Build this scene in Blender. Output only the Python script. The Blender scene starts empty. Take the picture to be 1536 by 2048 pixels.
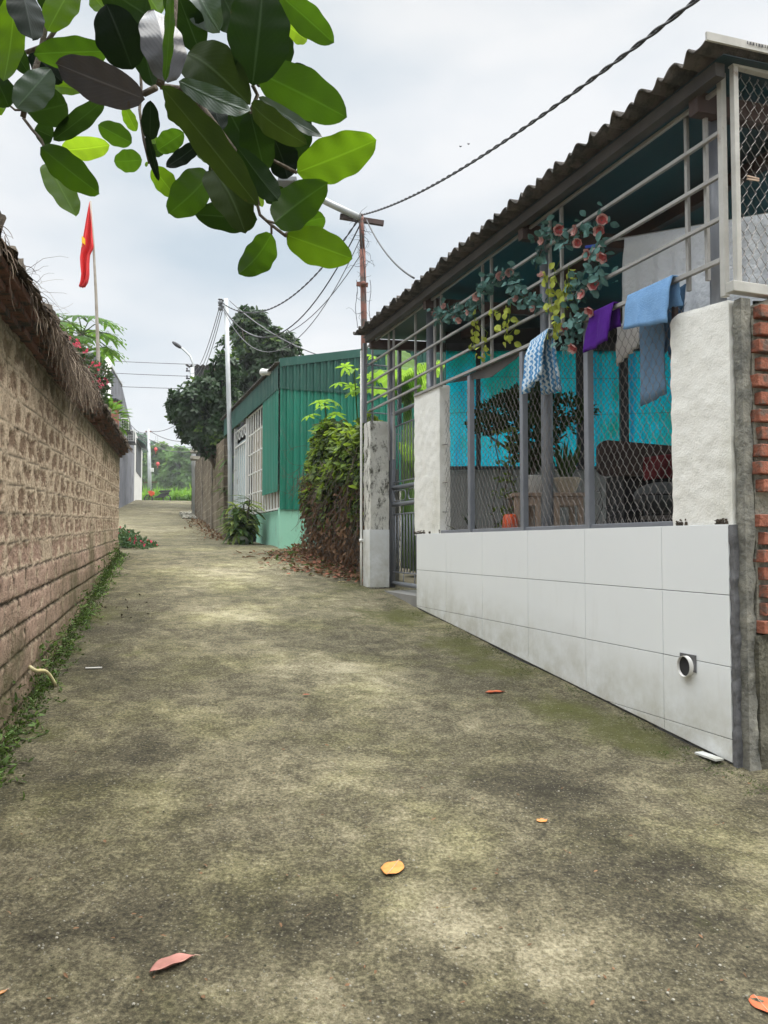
import bpy, math, random
from mathutils import Vector, Matrix, noise
R = math.radians
scene = bpy.context.scene
COL = scene.collection

# ---------------------------------------------------------------- camera
F = 1538.0                      # focal length in photograph pixels (1536 x 2048)
PITCH = math.atan(64/1538)
cam_d = bpy.data.cameras.new("camera"); cam = bpy.data.objects.new("camera", cam_d); COL.objects.link(cam)
cam_d.sensor_fit = 'VERTICAL'; cam_d.sensor_height = 36.0; cam_d.lens = 36.0*F/2048
cam_d.clip_start = 0.05; cam_d.clip_end = 2000
cam.location = (0, 0, 0); cam.rotation_euler = (math.pi/2+PITCH, 0, 0)
scene.camera = cam
scene.view_settings.view_transform = 'Standard'; scene.view_settings.look = 'None'
scene.view_settings.exposure = 0.6; scene.view_settings.gamma = 1.0
scene.cycles.use_denoising = True
try: scene.cycles.denoiser = 'OPENIMAGEDENOISE'
except Exception: pass
scene.cycles.max_bounces = 8; scene.cycles.transparent_max_bounces = 12

# ---------------------------------------------------------------- world and sun (bright overcast)
SUN_EL, SUN_AZ = R(56), R(98)        # azimuth from +Y, clockwise positive: on the right, set to light the left wall
world = bpy.data.worlds.new("World"); scene.world = world; world.use_nodes = True
wt = world.node_tree; wt.nodes.clear()
def wn(t): return wt.nodes.new(t)
wo = wn('ShaderNodeOutputWorld'); bg = wn('ShaderNodeBackground'); sky = wn('ShaderNodeTexSky')
sky.sky_type = 'NISHITA'; sky.sun_disc = False; sky.sun_elevation = SUN_EL; sky.sun_rotation = SUN_AZ
sky.dust_density = 2.0
tc = wn('ShaderNodeTexCoord'); mp = wn('ShaderNodeMapping'); mp.inputs['Scale'].default_value = (1.0, 1.0, 2.6)
mp.inputs['Location'].default_value = (3.1, 0.4, 0.2)
wt.links.new(tc.outputs['Generated'], mp.inputs['Vector'])
cn = wn('ShaderNodeTexNoise'); cn.inputs['Scale'].default_value = 2.3; cn.inputs['Detail'].default_value = 6; cn.inputs['Roughness'].default_value = .45
wt.links.new(mp.outputs['Vector'], cn.inputs['Vector'])
cr = wn('ShaderNodeValToRGB'); e = cr.color_ramp.elements
e[0].position = .34; e[0].color = (4.1, 4.75, 5.3, 1); e[1].position = .60; e[1].color = (6.3, 6.4, 6.5, 1)
wt.links.new(cn.outputs['Fac'], cr.inputs['Fac'])
mx = wn('ShaderNodeMix'); mx.data_type = 'RGBA'; mx.inputs[0].default_value = .93
wt.links.new(sky.outputs[0], mx.inputs[6]); wt.links.new(cr.outputs[0], mx.inputs[7])
# overcast sky, brighter overhead; zenith boosted out of view to light the scene
zs = wn('ShaderNodeSeparateXYZ'); wt.links.new(tc.outputs['Generated'], zs.inputs[0])
zr_ = wn('ShaderNodeMapRange'); zr_.interpolation_type = 'SMOOTHSTEP'; zr_.inputs['From Min'].default_value = .61; zr_.inputs['From Max'].default_value = .86; zr_.inputs['To Min'].default_value = 1.0; zr_.inputs['To Max'].default_value = 7.6
wt.links.new(zs.outputs[2], zr_.inputs['Value'])
zm = wn('ShaderNodeVectorMath'); zm.operation = 'SCALE'; zc_ = wn('ShaderNodeMix'); zc_.data_type = 'RGBA'; zc_.blend_type = 'MULTIPLY'; zc_.inputs[7].default_value = (1.02, .985, .93, 1)
zf_ = wn('ShaderNodeMapRange'); zf_.inputs['From Min'].default_value = .5; zf_.inputs['From Max'].default_value = .8; wt.links.new(zs.outputs[2], zf_.inputs['Value']); wt.links.new(zf_.outputs[0], zc_.inputs[0])
wt.links.new(mx.outputs[2], zc_.inputs[6]); wt.links.new(zc_.outputs[2], zm.inputs[0]); wt.links.new(zr_.outputs[0], zm.inputs['Scale'])
wt.links.new(zm.outputs[0], bg.inputs['Color']); bg.inputs['Strength'].default_value = 0.1
wt.links.new(bg.outputs[0], wo.inputs[0])
sun_d = bpy.data.lights.new("sun", 'SUN'); sun = bpy.data.objects.new("sun", sun_d); COL.objects.link(sun)
sun_d.energy = 1.2; sun_d.angle = R(40); sun_d.color = (1, .93, .82)
sv = Vector((math.sin(SUN_AZ)*math.cos(SUN_EL), math.cos(SUN_AZ)*math.cos(SUN_EL), math.sin(SUN_EL)))
sun.rotation_euler = sv.to_track_quat('Z', 'Y').to_euler()
sun.location = (-10, -10, 20)

# ---------------------------------------------------------------- frames of reference
AZ = R(20.2)
U = Vector((-math.sin(AZ), math.cos(AZ), 0)); Nn = Vector((math.cos(AZ), math.sin(AZ), 0))
def W(s, a, z=0): return Nn*a + U*s + Vector((0, 0, z))      # s along the right-hand street line, a across it
def ray(px, py):
    cx, cy = (px-768)/F, (1024-py)/F
    return Vector((cx, math.cos(PITCH)-cy*math.sin(PITCH), math.sin(PITCH)+cy*math.cos(PITCH)))
def at(px, py, Y): d = ray(px, py); return d*(Y/d.y)
def onA(px, py, a): d = ray(px, py); return d*(a/d.dot(Nn))
def sA(px, a): return onA(px, 1088, a).dot(U)
def zA(px, py, a): return onA(px, py, a).z
def lerp(a, b, t): return a+(b-a)*t
def clamp(x, a=0, b=1): return max(a, min(b, x))
def sstep(a, b, x): t = clamp((x-a)/(b-a)); return t*t*(3-2*t)
PR = [(-30, -3.2), (-8, -2.12), (0, -1.21), (6, -.53), (8.5, -.25), (10, -.10), (11.2, -.03), (14.7, .095), (22, .55), (30.7, 1.13), (38, 1.80), (45.7, 2.50), (49, 2.66), (53, 2.62), (80, 2.2), (600, 2.2)]
def ground_raw(s):
    if s <= PR[0][0]: return PR[0][1]
    for (a, za), (b, zb) in zip(PR, PR[1:]):
        if s <= b: return za+(zb-za)*(s-a)/(b-a)
    return PR[-1][1]
def G(s): return sum(ground_raw(s+d) for d in (-.8, -.4, 0, .4, .8))/5
def Gp(p): return G(p.dot(U))
def ong(px, py):
    d = ray(px, py); t0, t1 = 0.5, 70.0
    lo = None; t = .5
    while t < 120:
        if (d*t).z < Gp(d*t): break
        lo = t; t *= 1.02
    a, b = lo or .5, t
    for _ in range(30):
        m = (a+b)/2
        if (d*m).z < Gp(d*m): b = m
        else: a = m
    return d*b
# left wall line
LA = Vector((-1.52, 3.04, 0)); LB = Vector((-3.25, 9.43, 0)); LU = (LB-LA).normalized(); LN = Vector((LU.y, -LU.x, 0))   # LN points to the road
def LWp(l, out=0, z=0): return LA+LU*l+LN*out+Vector((0, 0, z))
LLEN = (LB-LA).length

# ---------------------------------------------------------------- object helpers
ORG = {}
class MB:
    def __init__(s): s.v = []; s.f = []; s.at = {}
    def vert(s, p): s.v.append(Vector(p)); return len(s.v)-1
    def face(s, *i): s.f.append(tuple(i))
    def poly(s, pts): b = len(s.v); s.v += [Vector(p) for p in pts]; s.f.append(tuple(range(b, b+len(pts))))
    def prism(s, pts, off):
        n = len(pts); b = len(s.v); s.v += [Vector(p) for p in pts]+[Vector(p)+off for p in pts]
        s.f.append(tuple(range(b, b+n))); s.f.append(tuple(range(b+2*n-1, b+n-1, -1)))
        for i in range(n): j = (i+1) % n; s.f.append((b+j, b+i, b+n+i, b+n+j))
    def box(s, c, x, y, z):       # centre and three half-axis vectors
        c = Vector(c); x, y, z = Vector(x), Vector(y), Vector(z); b = len(s.v)
        for k in (-1, 1):
            for j in (-1, 1):
                for i in (-1, 1): s.v.append(c+x*i+y*j+z*k)
        for q in ((0, 2, 3, 1), (4, 5, 7, 6), (0, 1, 5, 4), (2, 6, 7, 3), (0, 4, 6, 2), (1, 3, 7, 5)): s.f.append(tuple(b+i for i in q))
    def sbox(s, s0, s1, a0, a1, z0, z1):      # box in the street frame
        s.box(W((s0+s1)/2, (a0+a1)/2, (z0+z1)/2), U*(s1-s0)/2, Nn*(a1-a0)/2, (0, 0, (z1-z0)/2))
    def beam(s, p, q, w, h, up=(0, 0, 1)):
        p, q = Vector(p), Vector(q); d = (q-p); dn = d.normalized(); up = Vector(up)
        if abs(dn.dot(up)) > .98: up = Vector((U.x, U.y, 0))
        x = dn.cross(up).normalized(); y = x.cross(dn).normalized()
        s.box((p+q)/2, x*w/2, d/2, y*h/2)
    def tube(s, pts, r, n=6, cap=True):
        pts = [Vector(p) for p in pts]; m = len(pts)
        rr = r if isinstance(r, (list, tuple)) else [r]*m
        prev = None; base = len(s.v)
        for i, p in enumerate(pts):
            d = (pts[min(i+1, m-1)]-pts[max(i-1, 0)])
            d = d.normalized() if d.length > 1e-9 else Vector((0, 0, 1))
            if prev is None:
                a = Vector((0, 0, 1)) if abs(d.z) < .9 else Vector((1, 0, 0)); x = d.cross(a).normalized()
            else:
                x = (prev-d*prev.dot(d)); x = x.normalized() if x.length > 1e-6 else d.orthogonal().normalized()
            prev = x; y = d.cross(x)
            for k in range(n):
                t = 2*math.pi*k/n; s.v.append(p+(x*math.cos(t)+y*math.sin(t))*rr[i])
        for i in range(m-1):
            for k in range(n):
                a = base+i*n+k; b = base+i*n+(k+1) % n; s.f.append((a, b, b+n, a+n))
        if cap:
            s.f.append(tuple(base+k for k in range(n-1, -1, -1))); s.f.append(tuple(base+(m-1)*n+k for k in range(n)))
    def lathe(s, c, prof, n=20, axis=None):
        c = Vector(c); base = len(s.v)
        for (r, z) in prof:
            for k in range(n):
                t = 2*math.pi*k/n; s.v.append(c+Vector((r*math.cos(t), r*math.sin(t), z)))
        for i in range(len(prof)-1):
            for k in range(n):
                a = base+i*n+k; b = base+i*n+(k+1) % n; s.f.append((a, b, b+n, a+n))
    def ell(s, c, r, n=10, m=7, rot=None):
        c = Vector(c); base = len(s.v); rot = rot or Matrix.Identity(3)
        for i in range(m+1):
            ph = math.pi*i/m
            for k in range(n):
                t = 2*math.pi*k/n; s.v.append(c+rot@Vector((r[0]*math.sin(ph)*math.cos(t), r[1]*math.sin(ph)*math.sin(t), -r[2]*math.cos(ph))))
        for i in range(m):
            for k in range(n):
                a = base+i*n+k; b = base+i*n+(k+1) % n; s.f.append((a, b, b+n, a+n))
    def grid(s, nu, nv, fn):
        base = len(s.v)
        for j in range(nv+1):
            for i in range(nu+1): s.v.append(Vector(fn(i/nu, j/nv)))
        for j in range(nv):
            for i in range(nu):
                a = base+j*(nu+1)+i; s.f.append((a, a+1, a+nu+2, a+nu+1))
        return base
def tag(o, label=None, cat=None, group=None, kind=None):
    if label: o['label'] = label
    if cat: o['category'] = cat
    if group: o['group'] = group
    if kind: o['kind'] = kind
    return o
def thing(name, loc, label, cat, group=None):
    o = bpy.data.objects.new(name, None); COL.objects.link(o); o.location = Vector(loc); o.empty_display_size = .1
    ORG[o] = Vector(loc); return tag(o, label, cat, group)
def build(name, mb, mat, parent=None, smooth=False, label=None, cat=None, group=None, kind=None, origin=None, solid=0, bevel=0):
    me = bpy.data.meshes.new(name)
    if origin is None:
        xs = [v.x for v in mb.v]; ys = [v.y for v in mb.v]; zs = [v.z for v in mb.v]
        origin = Vector(((min(xs)+max(xs))/2, (min(ys)+max(ys))/2, min(zs)))
    origin = Vector(origin)
    me.from_pydata([tuple(v-origin) for v in mb.v], [], mb.f); me.update()
    for k, vals in mb.at.items():
        at_ = me.attributes.new(k, 'FLOAT', 'POINT'); at_.data.foreach_set('value', vals)
    me.materials.append(mat)
    if smooth: me.polygons.foreach_set('use_smooth', [True]*len(me.polygons))
    o = bpy.data.objects.new(name, me); COL.objects.link(o)
    ORG[o] = origin
    if parent is not None: o.parent = parent; o.location = origin-ORG[parent]
    else: o.location = origin
    if solid: m = o.modifiers.new('solid', 'SOLIDIFY'); m.thickness = solid; m.offset = 0
    if bevel: m = o.modifiers.new('bevel', 'BEVEL'); m.width = bevel; m.segments = 2; m.limit_method = 'ANGLE'
    return tag(o, label, cat, group, kind)
def copy_tree(o, parent=None):
    c = o.copy(); COL.objects.link(c)
    if parent is not None: c.parent = parent
    for ch in list(o.children): copy_tree(ch, c)
    return c

# ---------------------------------------------------------------- materials
class N:
    def __init__(s, name):
        s.m = bpy.data.materials.new(name); s.m.use_nodes = True; s.t = s.m.node_tree; s.t.nodes.clear()
        s.out = s.t.nodes.new('ShaderNodeOutputMaterial'); s.b = s.t.nodes.new('ShaderNodeBsdfPrincipled'); s.lk(s.b.outputs[0], s.out.inputs[0])
        s.tc = s.t.nodes.new('ShaderNodeTexCoord'); s.O = s.tc.outputs['Object']
    def lk(s, a, b): s.t.links.new(a, b)
    def put(s, v, inp):
        if hasattr(v, 'links') or isinstance(v, bpy.types.NodeSocket): s.lk(v, inp)
        elif isinstance(v, tuple) and len(v) == 3 and inp.type == 'RGBA': inp.default_value = (*v, 1)
        else: inp.default_value = v
    def map(s, vec=None, scale=(1, 1, 1), rot=(0, 0, 0), loc=(0, 0, 0)):
        n = s.t.nodes.new('ShaderNodeMapping'); s.lk(vec or s.O, n.inputs[0]); n.inputs['Scale'].default_value = scale; n.inputs['Rotation'].default_value = rot; n.inputs['Location'].default_value = loc
        return n.outputs[0]
    def noise(s, scale, detail=4, rough=.55, vec=None, dist=0):
        n = s.t.nodes.new('ShaderNodeTexNoise'); s.lk(vec or s.O, n.inputs['Vector']); n.inputs['Scale'].default_value = scale; n.inputs['Detail'].default_value = detail
        n.inputs['Roughness'].default_value = rough; n.inputs['Distortion'].default_value = dist; return n.outputs['Fac']
    def vor(s, scale, vec=None, out='Distance', rnd=1):
        n = s.t.nodes.new('ShaderNodeTexVoronoi'); s.lk(vec or s.O, n.inputs['Vector']); n.inputs['Scale'].default_value = scale; n.inputs['Randomness'].default_value = rnd; return n.outputs[out]
    def ramp(s, f, stops, interp='LINEAR'):
        n = s.t.nodes.new('ShaderNodeValToRGB'); s.put(f, n.inputs[0]); el = n.color_ramp.elements; n.color_ramp.interpolation = interp
        while len(el) < len(stops): el.new(.5)
        for e_, (p, c) in zip(el, stops): e_.position = p; e_.color = (c, c, c, 1) if not isinstance(c, tuple) else (*c, 1)
        return n.outputs[0]
    def mix(s, f, a, b, bt='MIX'):
        n = s.t.nodes.new('ShaderNodeMix'); n.data_type = 'RGBA'; n.blend_type = bt; s.put(f, n.inputs[0]); s.put(a, n.inputs[6]); s.put(b, n.inputs[7]); return n.outputs[2]
    def math(s, op, a, b=0, c=0):
        n = s.t.nodes.new('ShaderNodeMath'); n.operation = op; s.put(a, n.inputs[0]); s.put(b, n.inputs[1]); s.put(c, n.inputs[2]); return n.outputs[0]
    def attr(s, name): n = s.t.nodes.new('ShaderNodeAttribute'); n.attribute_name = name; return n.outputs['Fac']
    def sep(s, vec=None): n = s.t.nodes.new('ShaderNodeSeparateXYZ'); s.lk(vec or s.O, n.inputs[0]); return n.outputs
    def dot(s, v, vec=None):
        n = s.t.nodes.new('ShaderNodeVectorMath'); n.operation = 'DOT_PRODUCT'; s.lk(vec or s.O, n.inputs[0]); n.inputs[1].default_value = v; return n.outputs['Value']
    def comb(s, x, y, z):
        n = s.t.nodes.new('ShaderNodeCombineXYZ')
        for v, i in ((x, 0), (y, 1), (z, 2)): s.put(v, n.inputs[i])
        return n.outputs[0]
    def bump(s, h, strength=.5, dist=.01):
        n = s.t.nodes.new('ShaderNodeBump'); s.lk(h, n.inputs['Height']); n.inputs['Strength'].default_value = strength; n.inputs['Distance'].default_value = dist
        s.lk(n.outputs[0], s.b.inputs['Normal']); return n.outputs[0]
    def done(s, col, rough=.8, metal=0, spec=None):
        s.put(col, s.b.inputs['Base Color']); s.put(rough, s.b.inputs['Roughness']); s.put(metal, s.b.inputs['Metallic'])
        if spec is not None: s.b.inputs['Specular IOR Level'].default_value = spec
        return s.m
    def translucent(s, col, fac):
        t = s.t.nodes.new('ShaderNodeBsdfTranslucent'); s.put(col, t.inputs[0]); m = s.t.nodes.new('ShaderNodeMixShader'); s.put(fac, m.inputs[0])
        s.lk(s.b.outputs[0], m.inputs[1]); s.lk(t.outputs[0], m.inputs[2]); s.lk(m.outputs[0], s.out.inputs[0])

def mottled(name, c1, c2, scale=6, rough=.8, bump=.3, bd=.004, metal=0, dirt=None, dirt_t=.6, dirt_s=3, fine=60, spec=None):
    n = N(name); f = n.noise(scale, 6, .6); col = n.mix(n.ramp(f, [(.3, 0.), (.7, 1.)]), c1, c2)
    if dirt: col = n.mix(n.ramp(n.noise(dirt_s, 7, .68), [(dirt_t-.05, 0.), (dirt_t+.06, 1.)]), col, dirt)
    if bump: n.bump(n.noise(fine, 5, .6), bump, bd)
    return n.done(col, rough, metal, spec)
def leafmat(name, c, t, tf=.35, rough=.45, var=.35, scale=9, spec=.14):
    n = N(name); f = n.ramp(n.noise(scale, 2, .5), [(.25, 1-var), (.75, 1+var)])
    col = n.mix(1.0, c, f, 'MULTIPLY'); n.done(col, rough, 0, spec)
    n.translucent(n.mix(1.0, t, f, 'MULTIPLY'), tf); return n.m
# ================================================================ materials of the setting
def m_road():
    n = N('weathered_concrete')
    wash = n.attr('wash'); moss = n.attr('moss')
    big = n.noise(1.1, 7, .62, dist=.4); mid = n.noise(5.5, 8, .72, dist=.6); fine = n.noise(80, 8, .75)
    wn_ = n.math('MULTIPLY', wash, n.ramp(n.noise(3.0, 8, .75, dist=.8), [(.30, .0), (.68, 1.)])); f = n.math('ADD', n.math('MULTIPLY', big, .50), n.math('ADD', n.math('MULTIPLY', mid, .70), n.math('MULTIPLY', wn_, .36)))
    f = n.math('ADD', f, n.math('ADD', n.math('MULTIPLY', n.math('SUBTRACT', fine, .5), 1.25), n.math('MULTIPLY', n.math('SUBTRACT', n.noise(14, 8, .72), .5), .42)))
    base = n.ramp(f, [(.33, (.034, .030, .020)), (.53, (.088, .078, .050)), (.70, (.19, .168, .105)), (1.0, (.46, .41, .28))])
    mf = n.math('ADD', moss, n.math('MULTIPLY', n.math('SUBTRACT', n.noise(4.2, 9, .75), .5), 3.4))
    mf = n.ramp(mf, [(.35, 0.), (1.15, .85)])
    base = n.mix(mf, base, n.mix(n.noise(30, 5, .7), (.040, .046, .010), (.125, .125, .040)))
    base = n.mix(n.math('MULTIPLY', n.ramp(n.noise(1.6, 8, .7, n.map(loc=(4, 2, 0))), [(.46, 0.), (.66, 1.)]), .40), base, n.mix(1.0, base, (.98, 1.06, .62), 'MULTIPLY'))
    # aggregate grains
    cellc = n.vor(85, out='Color'); d = n.vor(85)
    sp = n.math('MULTIPLY', n.ramp(d, [(.16, 1.), (.30, 0.)]), n.ramp(n.sep(cellc)[0], [(.62, 0.), (.70, 1.)]))
    base = n.mix(n.math('MULTIPLY', sp, .55), base, (.34, .32, .25))
    cell2 = n.vor(55, out='Color'); d2 = n.vor(55)
    sp2 = n.math('MULTIPLY', n.ramp(d2, [(.10, 1.), (.20, 0.)]), n.ramp(n.sep(cell2)[1], [(.80, 0.), (.84, 1.)]))
    base = n.mix(n.math('MULTIPLY', sp2, .35), base, (.34, .32, .24))
    dk = n.ramp(n.vor(120), [(.0, .35), (.28, 1.)])
    base = n.mix(.55, base, n.mix(1.0, base, dk, 'MULTIPLY'))
    h = n.math('ADD', n.math('MULTIPLY', fine, .9), n.math('ADD', n.math('MULTIPLY', mid, .8), n.math('MULTIPLY', sp, .3)))
    n.bump(h, 1., .018)
    return n.done(base, .92, 0, .2)
M = {}
M['road'] = m_road()
M['dirt'] = mottled('packed_earth', (.10, .085, .05), (.17, .15, .10), 3, .95, .5, .02)
def m_tile():
    n = N('white_glazed_tile'); z = n.sep()[2]
    sp = n.ramp(n.vor(120), [(.08, 1.), (.16, 0.)])
    hg = n.math('SUBTRACT', n.math('SUBTRACT', z, n.math('MULTIPLY', n.dot(tuple(U)), .114)), .269); lowish = n.ramp(z, [(.35, 1.), (.85, 0.)])
    zone = n.ramp(n.noise(3.2, 4, .6), [(.48, 0.), (.66, 1.)])
    f = n.math('MULTIPLY', n.math('MULTIPLY', sp, lowish), zone)
    c = n.mix(n.math('MULTIPLY', f, .75), n.mix(n.noise(2.2, 5, .6), (.70, .725, .735), (.75, .77, .78)), (.22, .22, .20))
    c = n.mix(n.math('MULTIPLY', n.ramp(hg, [(.0, 1.), (.38, 0.)]), n.ramp(n.noise(5, 8, .7), [(.35, .12), (.65, .75)])), c, (.36, .34, .26)); dr = n.math('MULTIPLY', n.ramp(n.noise(3, 7, .7, n.map(scale=(5, 5, .8))), [(.55, 0.), (.80, .30)]), n.ramp(hg, [(.2, 1.), (.8, .15)])); c = n.mix(dr, c, (.45, .44, .40))
    return n.done(c, .26, 0, .5)
M['tile'] = m_tile()
M['grout'] = mottled('dark_grout', (.05, .05, .05), (.16, .16, .17), 22, .7, .7, .006)
def m_plaster():
    n = N('rough_white_plaster'); c = n.mix(n.noise(4, 6, .65), (.66, .65, .60), (.80, .79, .75))
    st = n.ramp(n.noise(2.4, 8, .65, n.map(scale=(1.4, 1.4, .42))), [(.52, 0.), (.72, .7)]); c = n.mix(st, c, (.46, .45, .36))
    pit = n.ramp(n.noise(70, 4, .6), [(.28, .75), (.36, 0.)]); c = n.mix(pit, c, (.40, .39, .35))
    n.bump(n.math('ADD', n.noise(38, 6, .65), n.noise(110, 4, .6)), .6, .005); return n.done(c, .92, 0, .2)
M['plaster'] = m_plaster()
def m_moldplaster(name='mouldy_white_plaster', t=.50):
    n = N(name); c = n.mix(n.noise(5, 6, .65), (.52, .51, .46), (.70, .69, .64))
    k = n.ramp(n.noise(9, 9, .78, n.map(scale=(1.2, 1.2, .6))), [(t, 0.), (t+.10, 1.)])
    c = n.mix(k, c, n.mix(n.noise(60, 4), (.035, .035, .028), (.13, .125, .10)))
    n.bump(n.noise(45, 7, .7), 1., .014); return n.done(c, .95, 0, .15)
M['mould'] = m_moldplaster()
M['cement'] = mottled('grey_cement_render', (.10, .10, .09), (.26, .25, .21), 16, .95, 1., .012, dirt=(.04, .042, .03), dirt_t=.60, dirt_s=5, fine=50)
M['moss_cement'] = mottled('dark_mossy_cement', (.035, .034, .024), (.16, .15, .11), 7, .95, 1., .02, dirt=(.30, .29, .22), dirt_t=.62, dirt_s=5, fine=40)
M['cement_pale'] = mottled('pale_cement', (.22, .21, .17), (.36, .34, .28), 14, .95, 1., .015, dirt=(.05, .052, .03), dirt_t=.55, dirt_s=7, fine=45)
M['brick'] = mottled('red_fired_brick', (.22, .07, .04), (.34, .125, .075), 14, .95, 1., .012, dirt=(.13, .09, .07), dirt_t=.54, dirt_s=16)
M['brick_dark'] = mottled('weathered_dark_brick', (.10, .045, .03), (.22, .09, .055), 9, .95, 1., .01, dirt=(.03, .028, .022), dirt_t=.5, dirt_s=9)
M['rail'] = mottled('galvanised_rail_paint', (.25, .24, .225), (.36, .35, .33), 9, .5, .1, .002, .3, dirt=(.13, .08, .05), dirt_t=.70, dirt_s=10)
M['post'] = mottled('grey_post_paint', (.15, .16, .18), (.21, .22, .245), 5, .42, .1, .001, .1, dirt=(.10, .075, .06), dirt_t=.72, dirt_s=8)
M['frame'] = mottled('chipped_white_frame_paint', (.34, .33, .30), (.48, .47, .44), 6, .55, .3, .003, dirt=(.16, .085, .04), dirt_t=.62, dirt_s=5)
M['wire'] = mottled('rusty_grey_wire', (.13, .115, .105), (.26, .24, .225), 40, .5, 0, 0, .55)
M['wire_dark'] = mottled('dark_wire', (.03, .035, .035), (.08, .08, .08), 40, .6, 0, 0, .3)
M['roof'] = mottled('weathered_fibre_cement_sheet', (.050, .043, .038), (.11, .095, .083), 7, .9, .8, .01, dirt=(.03, .03, .025), dirt_t=.52, dirt_s=9)
M['roof_under'] = mottled('teal_lit_sheet_underside', (.005, .020, .025), (.010, .034, .040), 3, .5, .2, .004)  # dark teal: sheet colour with the screen's reflected light put in
M['purlin'] = mottled('red_oxide_steel', (.045, .028, .024), (.08, .045, .038), 5, .7, .2, .003, dirt=(.03, .022, .02), dirt_t=.55)
M['purlin_grey'] = mottled('dusty_grey_steel', (.035, .030, .027), (.065, .057, .050), 6, .7, .2, .003)
def m_block():
    n = N('laterite_block_and_mortar'); ex = n.attr('expo'); jo = n.attr('joint'); gr = n.attr('foot_grime_cap_dark')
    mort = n.mix(n.noise(9, 7, .7), (.58, .455, .325), (.73, .60, .445))
    pk = n.ramp(n.attr('pink'), [(.2, 0.), (.9, 1.)])
    st = n.mix(pk, n.mix(n.noise(26, 7, .75), (.13, .09, .06), (.38, .26, .18)), n.mix(n.noise(26, 7, .75), (.30, .18, .14), (.70, .50, .39)))
    c = n.mix(ex, mort, st)
    pit = n.ramp(n.noise(70, 6, .75), [(.40, .85), (.49, 0.)]); c = n.mix(pit, c, n.mix(.68, c, (.03, .022, .016)))
    drip = n.ramp(n.noise(5, 8, .75, n.map(scale=(3.0, 3.0, .55))), [(.50, 0.), (.66, .6)]); c = n.mix(drip, c, n.mix(.5, c, (.12, .075, .05)))
    c = n.mix(jo, c, (.035, .028, .02))
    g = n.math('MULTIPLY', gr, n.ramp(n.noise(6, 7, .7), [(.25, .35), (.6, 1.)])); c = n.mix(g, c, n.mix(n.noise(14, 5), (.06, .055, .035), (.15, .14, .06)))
    n.bump(n.math('ADD', n.noise(60, 8, .75), n.math('MULTIPLY', n.noise(200, 3, .6), .5)), 1., .02)
    return n.done(c, .95, 0, .15)
M['block'] = m_block()
M['thatch'] = mottled('dry_vine_stalks', (.05, .036, .025), (.15, .11, .08), 20, .95, 0)
M['thatch_pale'] = mottled('pale_dry_vine', (.22, .17, .125), (.36, .30, .23), 20, .9, 0)
M['moss'] = leafmat('moss_clump', (.045, .065, .018), (.08, .12, .02), .2, .9)
M['weed'] = leafmat('weed_leaf', (.05, .085, .02), (.11, .19, .03), .35, .6)
M['weed_b'] = leafmat('pale_weed_leaf', (.13, .21, .07), (.28, .42, .09), .35, .6)
def m_corr(name, c, c2):
    n = N(name); k = n.mix(n.ramp(n.noise(1.5, 5, .6, n.map(scale=(2, 2, .5))), [(.3, 0.), (.7, 1.)]), c, c2)
    k = n.mix(n.ramp(n.noise(6, 8, .72, n.map(scale=(2, 2, .4))), [(.56, 0.), (.74, .45)]), k, (.16, .20, .16)); return n.done(k, .45, .15)
M['green_dark'] = m_corr('dark_green_sheet_metal', (.014, .072, .055), (.024, .10, .077))
M['green_mid'] = m_corr('green_sheet_metal', (.008, .135, .088), (.014, .20, .135))
def m_mint():
    n = N('mint_painted_render'); c = n.mix(n.noise(2.5, 6, .6), (.20, .46, .34), (.30, .57, .44)); c = n.mix(n.ramp(n.noise(4, 8, .7, n.map(scale=(1.5, 1.5, .5))), [(.54, 0.), (.72, .7)]), c, (.20, .26, .19))
    n.bump(n.noise(30, 5), .5, .006); return n.done(c, .85)
M['mint'] = m_mint()
M['white_grille'] = mottled('white_grille_paint', (.62, .62, .60), (.74, .74, .72), 8, .5, 0, dirt=(.38, .33, .27), dirt_t=.66)
M['curtain'] = mottled('cream_curtain_sheet', (.30, .26, .20), (.38, .33, .26), 5, .8, .3, .01)
M['glassy'] = mottled('pale_blue_door_panel', (.30, .42, .45), (.45, .50, .52), 2, .25, 0)
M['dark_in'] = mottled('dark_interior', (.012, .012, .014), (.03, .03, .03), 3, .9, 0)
M['grey_render'] = mottled('blue_grey_render', (.135, .14, .165), (.20, .205, .235), .6, .85, .3, .01, dirt=(.11, .115, .13), dirt_t=.55, dirt_s=.8)
M['white_render'] = mottled('off_white_render', (.55, .55, .53), (.66, .66, .64), 1.5, .85, .3, .01)
M['grey_block'] = mottled('grey_brown_block_wall', (.15, .125, .095), (.27, .235, .185), 5, .95, 1., .03, dirt=(.07, .06, .045), dirt_t=.52, dirt_s=2.5, fine=22)
M['pole_white'] = mottled('pale_galvanised_pole', (.38, .40, .41), (.50, .52, .53), 4, .5, .1, .002, .2)
M['pole_rust'] = mottled('rusty_red_pole', (.13, .045, .030), (.24, .10, .075), 7, .8, .5, .004, dirt=(.09, .07, .06), dirt_t=.55, dirt_s=9)
M['black'] = mottled('black_rubber_cable', (.012, .012, .014), (.03, .03, .032), 12, .6, 0)
M['wiregrey'] = mottled('grey_overhead_wire', (.10, .10, .11), (.16, .16, .17), 12, .6, 0)
M['metal_dark'] = mottled('dark_metal', (.025, .026, .03), (.05, .05, .055), 9, .5, 0, metal=.4)
M['flag'] = mottled('red_flag_cloth', (.62, .015, .02), (.72, .03, .03), 8, .7, .2, .003)
M['yellow'] = mottled('yellow_star_cloth', (.75, .48, .02), (.80, .55, .03), 8, .7, 0)
M['bark'] = mottled('brown_bark', (.07, .055, .04), (.14, .115, .09), 9, .95, 1., .01)
M['jack'] = leafmat('jackfruit_crown_leaf', (.013, .038, .008), (.035, .095, .012), .22, .45, .45, 1.3, .3)
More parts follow.
